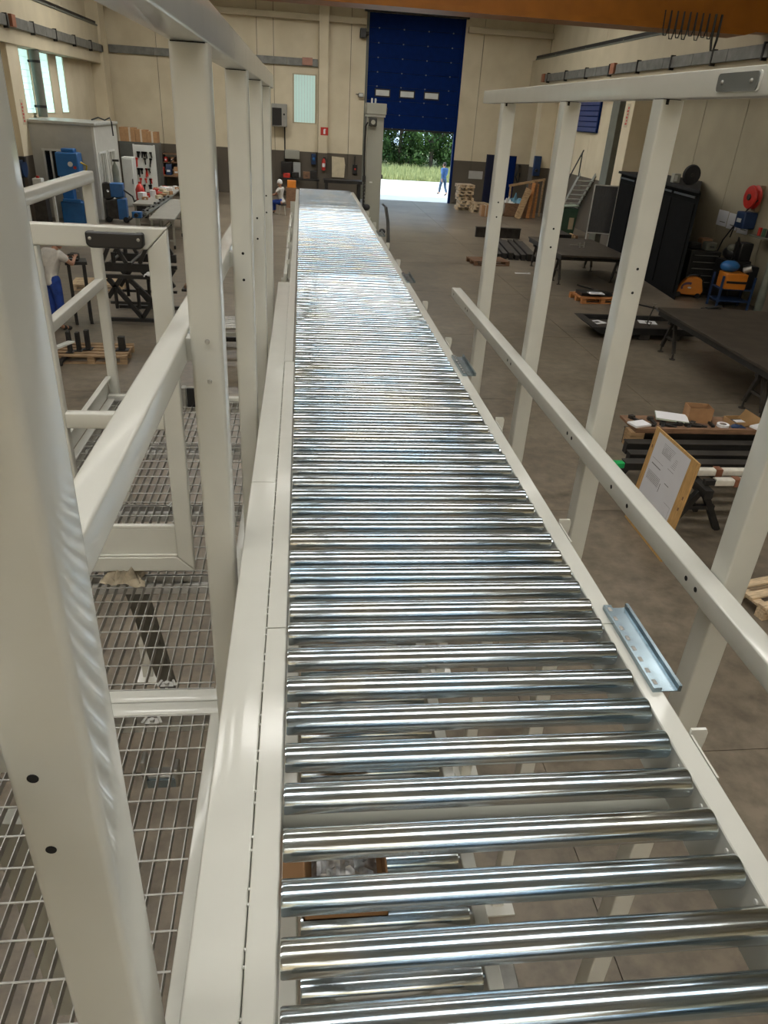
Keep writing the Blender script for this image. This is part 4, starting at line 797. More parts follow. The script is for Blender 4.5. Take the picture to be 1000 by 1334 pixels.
pallet('empty wooden pallet at the right edge beyond the near guard post', (4.98, 5.35, 0), 0.25, PALEW)
pallet('dark low pallet under the steel profiles on the floor', (6.0, 23.9, 0), 0.15, DKWOOD)
pallet('flat dark pallet beside the green waste bin', (10.6, 30.6, 0), 0.1, DKWOOD)
for k, (x, y, w, h, lab) in enumerate([(-3.98, 12.75, 0.06, 0.36, 'first'), (-3.86, 12.85, 0.06, 0.32, 'second'), (-3.73, 12.95, 0.07, 0.34, 'third'), (-3.15, 12.95, 0.11, 0.24, 'short far-right')]):
    t = thing('steel_bracket', '%s upright black steel bracket standing on the worn pallet' % lab, 'bracket', (x, y, PT)); MB().box(-w/2, w/2, -0.05, 0.05, 0.0, h).build('upright', BLACKST, t, bevel=0.004); MB().box(-w, w, -0.09, 0.09, 0, 0.012).build('base_plate', BLACKST, t)
    MB().prism([(0.05, 0.012), (0.09, 0.012), (0.05, 0.12)], 'x', -0.006, 0.006).build('gusset', BLACKST, t)
t = thing('pallet_truck_fork', 'black pallet truck wheel showing at the corner of the worn pallet', 'pallet truck', (-4.08, 12.45, 0)); MB().box(-0.06, 0.06, -0.1, 0.5, 0.06, 0.1).build('fork', BLACKST, t); MB().cyl((-0.04, -0.05, 0.05), (0.04, -0.05, 0.05), 0.05).build('wheel', RUBBER, t)
MBk = thing('black_part_bundle', 'bundle of black plastic parts on the orange-brown pallet', 'parts', (7.85, 19.05, PT)); MB().ball((0.1, 0, 0.0), 0.12, sc=(3.2, 2.2, 1)).build('bundle', BLACKP, MBk); MB().box(-0.5, -0.1, -0.25, 0.2, 0, 0.08).build('tray', BLACKP, MBk)
t = thing('white_sheet', 'white paper sheet lying on the black parts of the orange pallet', 'paper', (7.72, 18.75, PT+0.085)); MB().box(-0.2, 0.2, -0.12, 0.12, 0, 0.02).build('sheet', WHITE, t); MB().box(-0.15, 0.1, -0.05, 0.05, 0.02, 0.021).build('printed_block', mat('print_grey', (0.4, 0.4, 0.42), 0.7), t)
# stacked short pallets near the big door
rnd = random.Random(8)
for k in range(8):
    pallet('%s pallet counted from the floor in the tall crooked stack by the big door' % ORD[k], (8.25+rnd.uniform(-0.07, 0.07), 39.2+rnd.uniform(-0.1, 0.1), 0.15*k), rnd.uniform(-0.12, 0.12), PALEW, 0.8, 0.8, 'pallets in the tall stack')
for k in range(3):
    pallet('%s pale pallet of the low stack right of the tall one' % ['bottom', 'middle', 'top'][k], (8.85+rnd.uniform(-0.05, 0.05), 38.3+rnd.uniform(-0.08, 0.08), 0.15*k), rnd.uniform(-0.2, 0.2), PALEW, 0.8, 0.8, 'pallets in the low stack')
t = thing('carton', 'upright brown carton between pallet stack and blue door', 'box', (8.78, 36.8, 0)); MB().box(-0.2, 0.2, -0.25, 0.25, 0, 0.5).build('box_body', CARD, t, bevel=0.01); MB().box(-0.02, 0.02, -0.255, 0.255, 0, 0.502).build('tape', MATS['packing_tape'], t)
t = thing('low_crate', 'brown crate with white film bags in front of the blue door', 'crate', (10.35, 37.4, 0)); MB().box(-0.5, 0.45, -0.35, 0.35, 0, 0.6).build('crate_body', DKWOOD, t, bevel=0.02)
for k in range(3): MB().box(-0.52, 0.47, -0.37, -0.35, 0.06+0.2*k, 0.2+0.2*k).build('slat', DKWOOD, t)
t = thing('film_bag', 'pale plastic film bag slumped left of the brown crate', 'bag', (9.75, 37.3, 0)); MB().ball((0, 0, 0.34), 0.34, sc=(0.6, 0.6, 1)).build('bag_body', SOFA, t); MB().ball((0.02, 0, 0.66), 0.1, sc=(1.4, 1, 0.5)).build('bag_neck', SOFA, t)
crumple('blue_sheet', 'light blue plastic sheet crumpled on top of the brown crate', (10.45, 37.4, 0.6), 0.4, 0.3, 0.35, mat('light_blue_film', (0.15, 0.32, 0.42), 0.5, var=0.2), 'sheet', seed=11)
crumple('white_film', 'white plastic film lying on the brown crate edge', (10.0, 37.3, 0.6), 0.25, 0.25, 0.18, SOFA, 'sheet', seed=12)
for k, (x, y, dx, h, w, m, lab) in enumerate([(10.55, 36.6, 0.55, 1.3, 0.30, PALEW, 'wide pale'), (10.95, 36.9, 0.3, 1.5, 0.22, DKWOOD, 'dark'), (11.15, 36.9, 0.25, 1.55, 0.16, REDW, 'reddish'), (11.32, 37.0, 0.22, 1.6, 0.16, DKWOOD, 'narrow brown'), (11.5, 37.1, 0.15, 1.5, 0.14, REDW, 'thin outer')]):
    t = thing('leaning_plank', '%s plank leaning in the corner right of the blue door' % lab, 'plank', (x-0.25, y, 0)); MB().bar((0, -0.25, 0.01), (dx, 0.25, h), w, 0.04, (0, -1, 0.3)).build('board', WOOD if m is PALEW else m, t)
t = thing('plank_rack', 'rough timber rail holding up the leaning planks', 'rack', (11.0, 37.4, 0)); MB().bar((-1.0, 0, 1.35), (0.75, 0, 1.72), 0.08, 0.1).build('rail', WOOD, t); MB().bar((-0.9, 0.05, 0), (-0.9, 0.05, 1.4), 0.08, 0.08, (0, 1, 0)).build('post', WOOD, t); MB().bar((0.7, 0.05, 0), (0.7, 0.05, 1.7), 0.08, 0.08, (0, 1, 0)).build('post', WOOD, t)
t = thing('wall_panel_box', 'dark blue electrical box on the corner pilaster', 'electrical box', (11.75, 39.05, 1.75)); MB().box(-0.2, 0.15, -0.1, 0.1, 0, 0.9).build('housing', BLUEBOX, t, bevel=0.02); MB().cyl((-0.05, -0.16, 0.25), (-0.05, -0.1, 0.25), 0.07).build('socket', BLACKP, t)
t = thing('hanging_cable_bundle', 'bundle of dark cables hanging beside the blue door', 'cable', (11.5, 41.6, 0.9)); MB().tube([(0, 0, 1.1), (-0.1, -0.05, 0.6), (0.08, -0.08, 0.2), (0.1, -0.05, 0.8)], 0.04).build('loop', BLACKST, t); MB().box(-0.05, 0.1, 0.0, 0.1, 1.05, 1.2).build('hook', DARKST, t)
# steel profiles on the floor
for k in range(7):
    x = 6.35+0.2*k; t = thing('steel_profile', '%s dark steel profile from the left in the row on the far right floor' % ORD[k], 'profile', (x+0.45, 26.6-0.05*k, 0.0), -0.11, 'steel profiles on the far floor')
    MB().box(-0.07, 0.07, -1.7, 1.7, 0.0, 0.14+0.03*(k % 3)).build('web', BLACKST, t, bevel=0.006); MB().box(-0.08, 0.08, -1.7, 1.7, 0.14+0.03*(k % 3), 0.16+0.03*(k % 3)).build('flange', DARKST, t)
t = thing('steel_beam', 'short grey steel beam lying across behind the floor profiles', 'beam', (7.75, 29.8, 0)); MB().box(-0.9, 0.9, -0.06, 0.06, 0, 0.35).build('web', DARKST, t); MB().box(-0.9, 0.9, -0.12, 0.12, 0.35, 0.38).build('flange', DARKST, t)
t = thing('steel_beam', 'dark stacked steel beams left of the far welding table', 'beam', (9.15, 26.9, 0)); MB().box(-0.4, 0.5, -0.8, 0.8, 0, 0.25).build('lower_beam', BLACKST, t, bevel=0.01); MB().box(-0.1, 0.6, 0.0, 1.4, 0.25, 0.6).build('upper_beam', BLACKST, t, bevel=0.01)
t = thing('white_strip', 'white strip lying on the floor near the second guard post', 'strip', (6.75, 22.4, 0)); MB().box(-0.22, 0.25, -0.04, 0.04, 0, 0.02).build('strip_body', WHITE, t); MB().box(0.2, 0.25, -0.05, 0.05, 0, 0.03).build('end_tab', WHITE, t)

# ================================================================== WELDING TABLES, RIGHT
def weld_table(label, loc, rz, L, W, Hh, m):
    t = thing('welding_table', label, 'table', loc, rz)
    MB().box(-W/2, W/2, -L/2, L/2, Hh-0.05, Hh).build('table_top', m, t, bevel=0.004)
    for x in (-W/2+0.02, W/2-0.1): MB().box(x, x+0.08, -L/2+0.05, L/2-0.05, Hh-0.15, Hh-0.05).build('edge_beam', BLACKST, t)
    for y in (-L/2+0.55, L/2-0.55):
        MB().box(-W/2+0.04, W/2-0.04, y-0.05, y+0.05, Hh-0.22, Hh-0.14).build('cross_beam', BLACKST, t)
        for x in (-W/2+0.15, W/2-0.15):
            for s in (-1, 1):
                MB().bar((x, y+s*0.06, Hh-0.2), (x, y+s*0.28, 0.12), 0.06, 0.06, (1, 0, 0)).build('leg', DARKST, t)
                MB().cyl((x, y+s*0.28, 0.0), (x, y+s*0.28, 0.14), 0.02).cyl((x, y+s*0.28, 0.0), (x, y+s*0.28, 0.012), 0.06).build('levelling_foot', DARKST, t)
            MB().bar((x, y-0.2, 0.35), (x, y+0.2, 0.35), 0.04, 0.04).build('stretcher', DARKST, t)
    return t
TT = mat('worn_table_steel', (0.055, 0.044, 0.034), 0.5, 0.3, var=0.35, scale=2.5)
weld_table('large dark welding table at the right edge of the hall', (8.75, 12.35, 0), -0.01, 4.4, 2.75, 0.86, TT)
weld_table('far dark welding table behind the second and third guard posts', (8.35, 22.4, 0), 0.0, 3.4, 2.1, 0.86, TT)
t = thing('table_clamp', 'small bright clamp standing on the far welding table', 'clamp', (8.3, 22.2, 0.86)); MB().bar((-0.25, 0, 0.06), (0.2, 0.05, 0.06), 0.03, 0.03).bar((0.05, 0, 0), (0.05, 0, 0.14), 0.04, 0.04, (0, 1, 0)).build('clamp_bar', GALV, t); MB().cyl((0.2, 0.05, 0), (0.2, 0.05, 0.16), 0.02).build('screw', GALV, t)
t = thing('hanging_chain', 'thin chain hook hanging at the corner of the large welding table', 'chain', (7.33, 14.62, 0.45)); MB().tube([(0, 0, 0.45), (0.0, 0, 0.36), (-0.04, 0, 0.2), (-0.06, 0, 0.05), (0.0, 0, 0.0), (0.03, 0, 0.08)], 0.012).build('links', BLACKST, t); MB().box(-0.02, 0.05, -0.02, 0.02, 0.42, 0.47).build('hook', GALV, t)
sp_ = thing('steel_plate_stack', 'low flat steel frame on blocks beside the large welding table', 'steel plate', (7.65, 15.75, 0))
MB().box(-1.15, 1.1, -0.6, 0.6, 0.12, 0.16).build('plate', TT, sp_); MB().box(-1.15, 1.1, -0.62, -0.54, 0.12, 0.26).box(-1.15, 1.1, 0.54, 0.62, 0.12, 0.26).build('side_member', BLACKST, sp_)
for x in (-0.8, -0.1, 0.6): MB().box(x-0.12, x+0.12, -0.6, -0.35, 0, 0.12).build('block', DARKST, sp_); MB().box(x-0.12, x+0.12, 0.35, 0.6, 0, 0.12).build('block', DARKST, sp_)
MB().prism([(-1.15, 0.12), (-1.15, 0.26), (-1.35, 0.26)], 'y', -0.62, 0.62).build('ramp_end', BLACKST, sp_)
for k, (x, y, a, lab) in enumerate([(-0.95, 0.2, 0.4, 'upper left'), (-0.95, -0.35, 0.1, 'lower left'), (0.35, 0.35, -0.2, 'right')]):
    t = thing('drawing_sheet', 'white drawing sheet at the %s of the low steel frame' % lab, 'paper', (7.65+x, 15.75+y, 0.161), a); MB().box(-0.2, 0.2, -0.14, 0.14, 0, 0.012).build('sheet', WHITE, t); MB().box(-0.05, 0.1, -0.06, 0.05, 0.012, 0.0125).build('printed_block', BLACKST, t)
# welding screen, bin, black cabinet
ws = thing('welding_screen', 'welding screen with pale frame and dark strip curtain', 'screen', (11.0, 27.6, 0), -0.25)
for x in (-0.42, 0.42): MB().box(x-0.02, x+0.02, -0.02, 0.02, 0, 2.25).build('upright', WPAINT, ws); MB().box(x-0.03, x+0.03, -0.25, 0.25, 0, 0.04).build('foot', WPAINT, ws)
for z in (0.6, 2.22): MB().box(-0.42, 0.42, -0.02, 0.02, z, z+0.04).build('crossbar', WPAINT, ws)
for k in range(8): MB().prism([(-0.40+0.1*k, -0.004), (-0.30+0.1*k, -0.012), (-0.295+0.1*k, 0.004), (-0.35+0.1*k, 0.014)], 'z', 0.64, 2.22).build('curtain_strip', CURTAIN, ws)
gb = thing('waste_bin', 'green wheeled waste bin with open pale lid', 'bin', (10.95, 31.2, 0))
MB().prism([(-0.28, 0.05), (0.28, 0.05), (0.36, 1.1), (-0.36, 1.1)], 'y', -0.3, 0.3).build('body', GREEN, gb, bevel=0.02); MB().bar((-0.45, 0, 1.13), (0.35, 0, 1.2), 0.66, 0.04).build('lid', mat('lid_green', (0.22, 0.28, 0.22), 0.5), gb); MB().cyl((-0.3, 0.3, 0.1), (0.3, 0.3, 0.1), 0.1).build('wheel', RUBBER, gb); MB().box(0.02, 0.22, -0.312, -0.3, 0.3, 0.75).build('sticker', CREAMB, gb)
t = thing('timber_offcuts', 'small crate of pale timber offcuts below the waste bin', 'timber', (10.35, 29.2, 0))
for k in range(9): MB().box(-0.3+0.07*k, -0.24+0.07*k, -0.2, 0.2, 0, 0.3+0.05*math.sin(k*2.0)).build('offcut', WOOD if k % 2 else PALEW, t)
bc = thing('black_enclosure', 'large black welding booth with slanted walls near the right wall', 'booth', (11.2, 23.0, 0))
BK = mat('booth_black', (0.006, 0.006, 0.006), 0.9, var=0.2, spec=0.1)
pg = [(10.28, 19.4), (11.0, 26.5), (12.3, 26.5), (12.3, 23.5)]
MB().prism([(a_-11.2, b_-23.0) for a_, b_ in pg], 'z', 0, 2.72).build('body', BK, bc, bevel=0.01)
MB().prism([(a_-11.2, b_-23.0) for a_, b_ in [(10.18, 19.3), (10.92, 26.6), (12.35, 26.6), (12.35, 23.4)]], 'z', 2.72, 2.79).build('roof', mat('booth_roof', (0.016, 0.016, 0.016), 0.8, var=0.2, spec=0.2), bc)
for k in range(4):
    f0, f1 = 0.03+0.245*k, 0.25+0.245*k; P0, P1 = Vector((10.28, 19.4)), Vector((11.0, 26.5)); q0, q1 = P0.lerp(P1, f0), P0.lerp(P1, f1)
    MB().bar((q0.x-11.2-0.012, q0.y-23, 1.3), (q1.x-11.2-0.012, q1.y-23, 1.3), 0.02, 2.3).build('curtain_panel', BK, bc)
    MB().bar((q0.x-11.2-0.03, q0.y-23, 2.6), (q1.x-11.2-0.03, q1.y-23, 2.6), 0.03, 0.05).build('curtain_rail', BLACKST, bc)
t = thing('cable_spool', 'black disc-shaped cable spool standing on the booth roof', 'spool', (10.98, 21.5, 2.79)); MB().lathe([(0.03, -0.06), (0.24, -0.06), (0.27, 0), (0.24, 0.06), (0.03, 0.06)], 24, c=(0, 0, 0.25), axis='y').build('tyre', RUBBER, t); MB().cyl((0, -0.08, 0.25), (0, 0.08, 0.25), 0.05).build('hub', DARKST, t)
t = thing('roof_box', 'small pale box on the booth roof', 'box', (10.78, 22.0, 2.79)); MB().box(-0.1, 0.1, -0.1, 0.1, 0, 0.24).build('box_body', GREYP, t, bevel=0.01); MB().box(-0.08, 0.0, -0.11, -0.1, 0.04, 0.2).build('label_card', WPAINT, t)
# orange suitcase welder
mg = thing('portable_welder', 'orange and black portable welder on wheels on the floor', 'welder', (10.92, 19.95, 0), -0.35)
MB().prism([(-0.36, 0.07), (0.3, 0.07), (0.36, 0.2), (0.26, 0.52), (0.12, 0.56), (-0.1, 0.55), (-0.26, 0.36)], 'y', -0.14, 0.14).build('housing', ORANGE, mg, bevel=0.03)
MB().tube([(-0.14, 0, 0.52), (-0.02, 0, 0.6), (0.16, 0, 0.62), (0.3, 0, 0.5), (0.33, 0, 0.4)], 0.022).build('handle', BLACKP, mg)
MB().prism([(0.27, 0.1), (0.38, 0.16), (0.36, 0.3), (0.28, 0.5)], 'y', -0.13, 0.13).build('end_panel', BLACKP, mg, bevel=0.01)
MB().add([(-0.14+0.2*math.cos(a)*(1 if i < 9 else 0.72)+0.09, -0.143, 0.27+0.15*math.sin(a)*(1 if i < 9 else 0.55)) for i, a in enumerate([1.2+0.3*k for k in range(9)]+[1.2+0.3*k for k in range(9)][::-1])], [tuple(range(18))]).build('swoosh_logo', mat('logo_dark', (0.05, 0.03, 0.08), 0.5), mg)
MB().ball((-0.02, -0.142, 0.27), 0.04, sc=(1.3, 0.05, 0.6)).build('logo_dot', WPAINT, mg)
for x in (-0.28, 0.24): MB().cyl((x, -0.17, 0.07), (x, 0.17, 0.07), 0.07).build('wheel', RUBBER, mg)
t = thing('floor_cable', 'black cable curling across the floor to the portable welder', 'cable', (9.2, 18.8, 0)); MB().tube([(-0.35, -1.9, 0.03), (-0.1, -1.1, 0.02), (0.0, -0.6, 0.02), (-0.35, -0.15, 0.02), (-0.3, 0.5, 0.02), (0.2, 1.1, 0.02), (0.4, 1.3, 0.02), (-0.4, 1.0, 0.02), (-0.9, 1.4, 0.02), (-1.2, 2.1, 0.02)], 0.022).build('cord', BLACKP, t)
t = thing('foot_pedal', 'black foot pedal with torch on the floor by the blue cart', 'pedal', (10.75, 18.15, 0)); MB().box(-0.3, 0.25, -0.12, 0.12, 0, 0.08).build('body', BLACKST, t, bevel=0.02); MB().bar((-0.2, 0, 0.09), (0.2, 0, 0.15), 0.14, 0.02).build('tread', RUBBER, t)
# drawers, blue/orange cart, bench clutter, gas bottle
dc = thing('drawer_cabinet', 'black tool drawer cabinet between booth and orange cart', 'cabinet', (11.35, 20.6, 0), -0.1); MB().box(-0.45, 0.4, -0.45, 0.45, 0.05, 1.2).build('body', BLACKST, dc, bevel=0.02)
for k in range(5): d_ = MB().box(-0.4, 0.36, -0.48, -0.45, 0.25+0.18*k, 0.40+0.18*k).build('drawer', BLACKST, dc, bevel=0.006); MB().box(-0.36, 0.32, -0.50, -0.48, 0.37+0.18*k, 0.385+0.18*k).build('handle', GALV, d_)
for k, (x, y, z, lab, m) in enumerate([(-0.25, 0, 0, 'black', BLACKP), (0.1, -0.2, 0, 'grey', GREYCOL), (0.15, 0.2, 0, 'brown', DKWOOD)]):
    t = thing('helmet_case', '%s welding kit case on the black drawer cabinet' % lab, 'case', (11.35+x, 20.6+y, 1.2)); MB().box(-0.16, 0.16, -0.14, 0.14, 0, 0.18+0.05*k).build('case_body', m, t, bevel=0.04); MB().box(-0.06, 0.06, -0.16, -0.14, 0.1, 0.13).build('handle', BLACKP, t)
bc2 = thing('tool_cart', 'blue-framed cart with orange drawer box and welding machine', 'cart', (11.45, 18.75, 0), -0.1)
for x in (-0.42, 0.42):
    for y in (-0.3, 0.3): MB().box(x-0.025, x+0.025, y-0.025, y+0.025, 0.0, 0.85).build('post', BLUEBOX, bc2)
for z in (0.2, 0.5): MB().box(-0.42, 0.42, -0.3, 0.3, z, z+0.03).build('shelf', BLUEBOX, bc2)
MB().box(-0.36, 0.2, -0.34, 0.2, 0.53, 0.92).build('orange_box', ORANGE, bc2, bevel=0.02); MB().box(-0.34, 0.18, -0.36, -0.34, 0.68, 0.74).build('drawer_gap', BLACKP, bc2)
MB().ball((-0.2, 0, 1.06), 0.2, sc=(1.3, 1, 0.75)).build('blue_bag', MBLUE, bc2); MB().cyl((0.15, -0.1, 0.98), (0.3, -0.2, 1.06), 0.08).build('torch_reel', GALV, bc2); MB().box(0.25, 0.5, -0.2, 0.25, 0.55, 1.1).build('machine', BLACKP, bc2, bevel=0.03)
t = thing('welding_helmet_pile', 'pile of dark bags and gloves above the blue cart', 'bag', (11.75, 19.6, 0)); MB().box(-0.3, 0.3, -0.3, 0.3, 0, 1.1).build('stand', BLACKST, t); MB().ball((0, 0, 1.28), 0.22, sc=(1.4, 1.2, 0.9)).build('bag_body', BLACKP, t); MB().ball((-0.15, -0.1, 1.42), 0.12, sc=(1.2, 1, 0.8)).build('glove', GREYCOL, t)
gbt = thing('gas_bottle', 'tall grey gas bottle chained by the right wall', 'bottle', (12.05, 18.2, 0)); MB().lathe([(0.02, 0), (0.13, 0.01), (0.13, 1.45), (0.1, 1.6), (0.04, 1.68), (0.035, 1.78)], 18).build('body', BOTTLE, gbt); MB().cyl((0, 0, 1.75), (0, 0, 1.85), 0.05).build('valve', GALV, gbt); MB().cyl((-0.14, 0, 1.8), (0, 0, 1.8), 0.03).build('regulator', BLACKP, gbt)
t = thing('leaning_boards', 'white and black boards leaning at the far right edge', 'boards', (12.0, 16.4, 0)); MB().bar((-0.2, 0, 0), (0.25, 0, 1.1), 0.5, 0.03, (-1, 0, 0.3)).build('white_board', WHITE, t); MB().bar((-0.05, 0.3, 0), (0.3, 0.3, 1.3), 0.6, 0.04, (-1, 0, 0.3)).build('black_board', BLACKST, t)
hr = thing('hose_reel', 'red hose reel mounted high on the right wall', 'hose reel', (12.3, 20.1, 2.45)); MB().lathe([(0.05, -0.1), (0.28, -0.1), (0.3, -0.06), (0.22, 0.0), (0.3, 0.06), (0.28, 0.1), (0.05, 0.1)], 24, c=(-0.15, 0, 0.2), axis='x').build('drum', RED, hr); MB().cyl((-0.28, 0, 0.2), (-0.2, 0, 0.2), 0.08).build('hub', DARKST, hr); MB().box(-0.05, 0.08, -0.1, 0.1, -0.15, 0.5).build('bracket', mat('tan_bracket', (0.3, 0.2, 0.12), 0.6), hr); MB().tube([(-0.15, -0.28, 0.15), (-0.18, 0.4, -0.4), (-0.2, 0.5, -0.9)], 0.018).build('hose', BLACKP, hr)
for k, (y, z, a, lab) in enumerate([(21.75, 1.72, 0.05, 'left'), (21.15, 1.70, 0.0, 'middle'), (20.55, 1.66, -0.04, 'right')]):
    t = thing('wall_sheet', '%s one of three white drawing sheets pinned below the hose reel' % lab, 'paper', (12.385, y, z)); MB().box(-0.006, 0, -0.28, 0.28, 0, 0.42).build('sheet', WHITE, t); MB().box(-0.008, -0.006, -0.2, 0.1, 0.1, 0.12).build('printed_line', GREYCOL, t)
t = thing('wall_rack', 'dark wall rack with bottles at the right picture edge', 'rack', (12.2, 19.2, 1.75)); MB().box(-0.25, 0.15, -0.45, 0.25, 0, 0.04).build('shelf_board', GREYCOL, t)
for k in range(3): MB().cyl((-0.1, -0.35+0.2*k, 0.04), (-0.1, -0.35+0.2*k, 0.24), 0.05).build('bottle', [BLACKP, GREEN, RED][k], t)
t = thing('blue_hanging_box', 'dark blue box hanging on the right wall under the hose reel', 'box', (12.2, 20.2, 1.85)); MB().box(-0.2, 0.18, -0.22, 0.22, 0, 0.42).build('housing', BLUEBOX, t, bevel=0.03); MB().box(-0.215, -0.2, -0.1, 0.1, 0.15, 0.25).build('label_card', WPAINT, t); MB().tube([(-0.15, 0.2, 0.1), (-0.2, 0.55, -0.4), (-0.3, 0.6, -0.9)], 0.02).build('cable', BLACKP, t)
t = thing('grey_tool_tower', 'dark upright machine with lever between papers and gas bottle', 'machine', (11.75, 19.25, 0)); MB().box(-0.2, 0.25, -0.2, 0.2, 0, 1.15).build('body', BLACKST, t, bevel=0.02); MB().box(-0.15, 0.2, -0.18, 0.18, 1.15, 1.6).build('head', BLACKP, t, bevel=0.03); MB().tube([(-0.15, -0.1, 1.5), (-0.3, -0.2, 1.75), (-0.32, -0.2, 1.2), (-0.4, -0.2, 0.8)], 0.025).build('lever', BLACKST, t)

# ================================================================== TRESTLE WITH STEEL, NEAR RIGHT
def trestle(label, x, y0, y1, hz):
    t = thing('trestle', label, 'trestle', (x, (y0+y1)/2, 0)); ym = (y0+y1)/2
    MB().bar((x, y0, hz-0.05), (x, y1, hz-0.05), 0.1, 0.1).build('beam', BLACKST, t, True)
    for y in (y0+0.15, y1-0.15):
        for s in (-1, 1): MB().bar((x+s*0.03, y, hz-0.08), (x+s*0.32, y, 0.0), 0.07, 0.07, (0, 1, 0)).build('leg', BLACKST, t, True)
        MB().bar((x-0.2, y, 0.3), (x+0.2, y, 0.3), 0.05, 0.05).build('stretcher', BLACKST, t, True)
    MB().bar((x, y0+0.15, 0.25), (x, y1-0.15, 0.6), 0.05, 0.05).build('brace', BLACKST, t, True)
trestle('left black trestle under the steel profiles behind the drawing board', 4.55, 6.75, 8.45, 0.58)
trestle('right black trestle under the steel profiles near the guard post', 5.85, 6.75, 8.45, 0.58)
for k, (y, z, x0, x1, h, lab) in enumerate([(8.05, 0.58, 4.05, 6.6, 0.2, 'rear lower'), (7.78, 0.58, 3.95, 6.6, 0.14, 'second'), (7.55, 0.58, 3.9, 6.6, 0.10, 'third'), (7.32, 0.58, 3.75, 6.6, 0.09, 'fourth green-tipped')]):
    t = thing('steel_profile', '%s black steel profile lying across the two trestles' % lab, 'profile', ((x0+x1)/2, y, z))
    MB().box(x0, x1, y-0.05, y+0.05, z, z+h).build('web', BLACKST, t, True, bevel=0.003); MB().box(x0, x1, y-0.07, y+0.07, z+h, z+h+0.012).build('flange', DARKST, t, True)
    if k == 3: MB().box(x0-0.13, x0+0.0, y-0.045, y+0.045, z+0.02, z+h).build('green_end_cap', GREENTIP, t, True, bevel=0.01)
for k, (y, z, lab) in enumerate([(7.12, 0.60, 'upper'), (6.88, 0.59, 'lower')]):
    t = thing('wrapped_tube', '%s white-wrapped tube with brown tape on the trestles' % lab, 'tube', (5.5, y, z)); x0 = 4.55+0.1*k
    MB().bar((x0, y, z+0.045), (6.7, y, z+0.045), 0.09, 0.08, r=0.015).build('wrapping', mat('foam_wrap', (0.6, 0.57, 0.5), 0.6, var=0.1, scale=15), t, True); MB().box(x0+0.22, x0+0.30, y-0.05, y+0.05, z, z+0.092).build('tape', mat('brown_tape', (0.22, 0.09, 0.05), 0.4), t, True); MB().box(x0-0.12, x0, y-0.03, y+0.03, z+0.01, z+0.07).build('tube_end', BLACKST, t, True)
tp = thing('timber_board', 'rough board carrying tools and papers on the rear profiles', 'board', (4.95, 8.08, 0.80))
MB().box(-0.85, 0.85, -0.14, 0.32, 0, 0.03).build('plank', DKWOOD, tp); MB().box(-0.85, 0.85, -0.2, -0.145, -0.0, 0.06).build('front_batten', DKWOOD, tp); MB().box(-0.9, -0.72, -0.18, 0.0, -0.22, 0.0).build('support_block', WOOD, tp)
MB().bar((0.0, 0.25, -0.8), (0.0, 0.25, 0.0), 0.08, 0.08, (0, 1, 0)).build('prop', DKWOOD, tp)
rnd = random.Random(21)
for k in range(12):
    x = 4.25+0.085*k+rnd.uniform(-0.02, 0.02); t = thing('loose_tool', '%s dark hand tool from the left on the board over the trestles' % ORD[k], 'tool', (x, 8.1+rnd.uniform(-0.1, 0.2), 0.83), rnd.uniform(0, 3), 'hand tools on the trestle board')
    MB().box(-0.09, 0.09, -0.02, 0.02, 0, 0.03).build('shank', BLACKST, t, bevel=0.004); MB().box(0.06, 0.12, -0.035, 0.035, 0, 0.045).build('head', DARKST, t, bevel=0.004)
for k, (x, y, a, w, lab) in enumerate([(4.18, 8.0, 0.3, 0.12, 'small white sheet at the left end'), (4.72, 8.25, -0.35, 0.2, 'pad of pale green sheets in the middle'), (5.78, 7.95, 0.4, 0.12, 'white sheet at the right end')]):
    t = thing('paper_pad', '%s of the trestle board' % lab, 'paper', (x, y, 0.862), a); MB().box(-w, w, -w*0.7, w*0.7, 0, 0.02).build('sheets', mat('pale_green_paper', (0.5, 0.55, 0.45), 0.7) if k == 1 else WHITE, t); MB().box(-w*0.98, w*0.98, -w*0.68, w*0.68, 0.02, 0.024).build('top_sheet', WHITE, t)
def open_box(label, loc, rz, sx, sy_, h, m, flap=True):
    t = thing('open_carton', label, 'box', loc, rz); e = 0.006
    for (x0, x1, y0, y1) in ((-sx, sx, -sy_, -sy_+e), (-sx, sx, sy_-e, sy_), (-sx, -sx+e, -sy_, sy_), (sx-e, sx, -sy_, sy_)): MB().box(x0, x1, y0, y1, 0, h).build('side', m, t)
    MB().box(-sx, sx, -sy_, sy_, 0, e).build('base', m, t)
    if flap: MB().bar((0, -sy_, h), (0.06, -sy_-0.02, h+0.12), sx*2, 0.005, (0, 1, 0)).build('flap', m, t)
    MB().box(-sx*0.7, sx*0.7, -sy_*0.6, sy_*0.6, e, h*0.55).build('contents', BLACKST, t); MB().box(-sx*0.5, sx*0.4, -sy_*0.4, sy_*0.3, h*0.55, h*0.6).build('paper_slip', WHITE, t)
open_box('open brown cardboard box on the trestle board', (5.08, 8.28, 0.83), -0.15, 0.15, 0.11, 0.19, CARD, False)
open_box('flat opened carton with raised flap at the right of the trestle board', (5.62, 8.18, 0.83), 0.1, 0.16, 0.12, 0.06, mat('cardboard_pale', (0.42, 0.26, 0.12), 0.85, var=0.1))
t = thing('tape_roll', 'white ring of tape lying between the two cartons', 'tape', (5.32, 8.05, 0.835)); MB().lathe([(0.045, 0), (0.075, 0), (0.075, 0.035), (0.045, 0.035), (0.045, 0)], 24).build('ring', WHITE, t); MB().lathe([(0.04, 0.002), (0.045, 0.002), (0.045, 0.033), (0.04, 0.033)], 24).build('core', CARD, t)
t = thing('blue_glove', 'dark blue glove on the trestle board beside the tape ring', 'glove', (5.45, 7.98, 0.835)); MB().ball((0, 0, 0.03), 0.05, sc=(1.3, 1, 0.6)).build('palm', BLUEBOX, t)
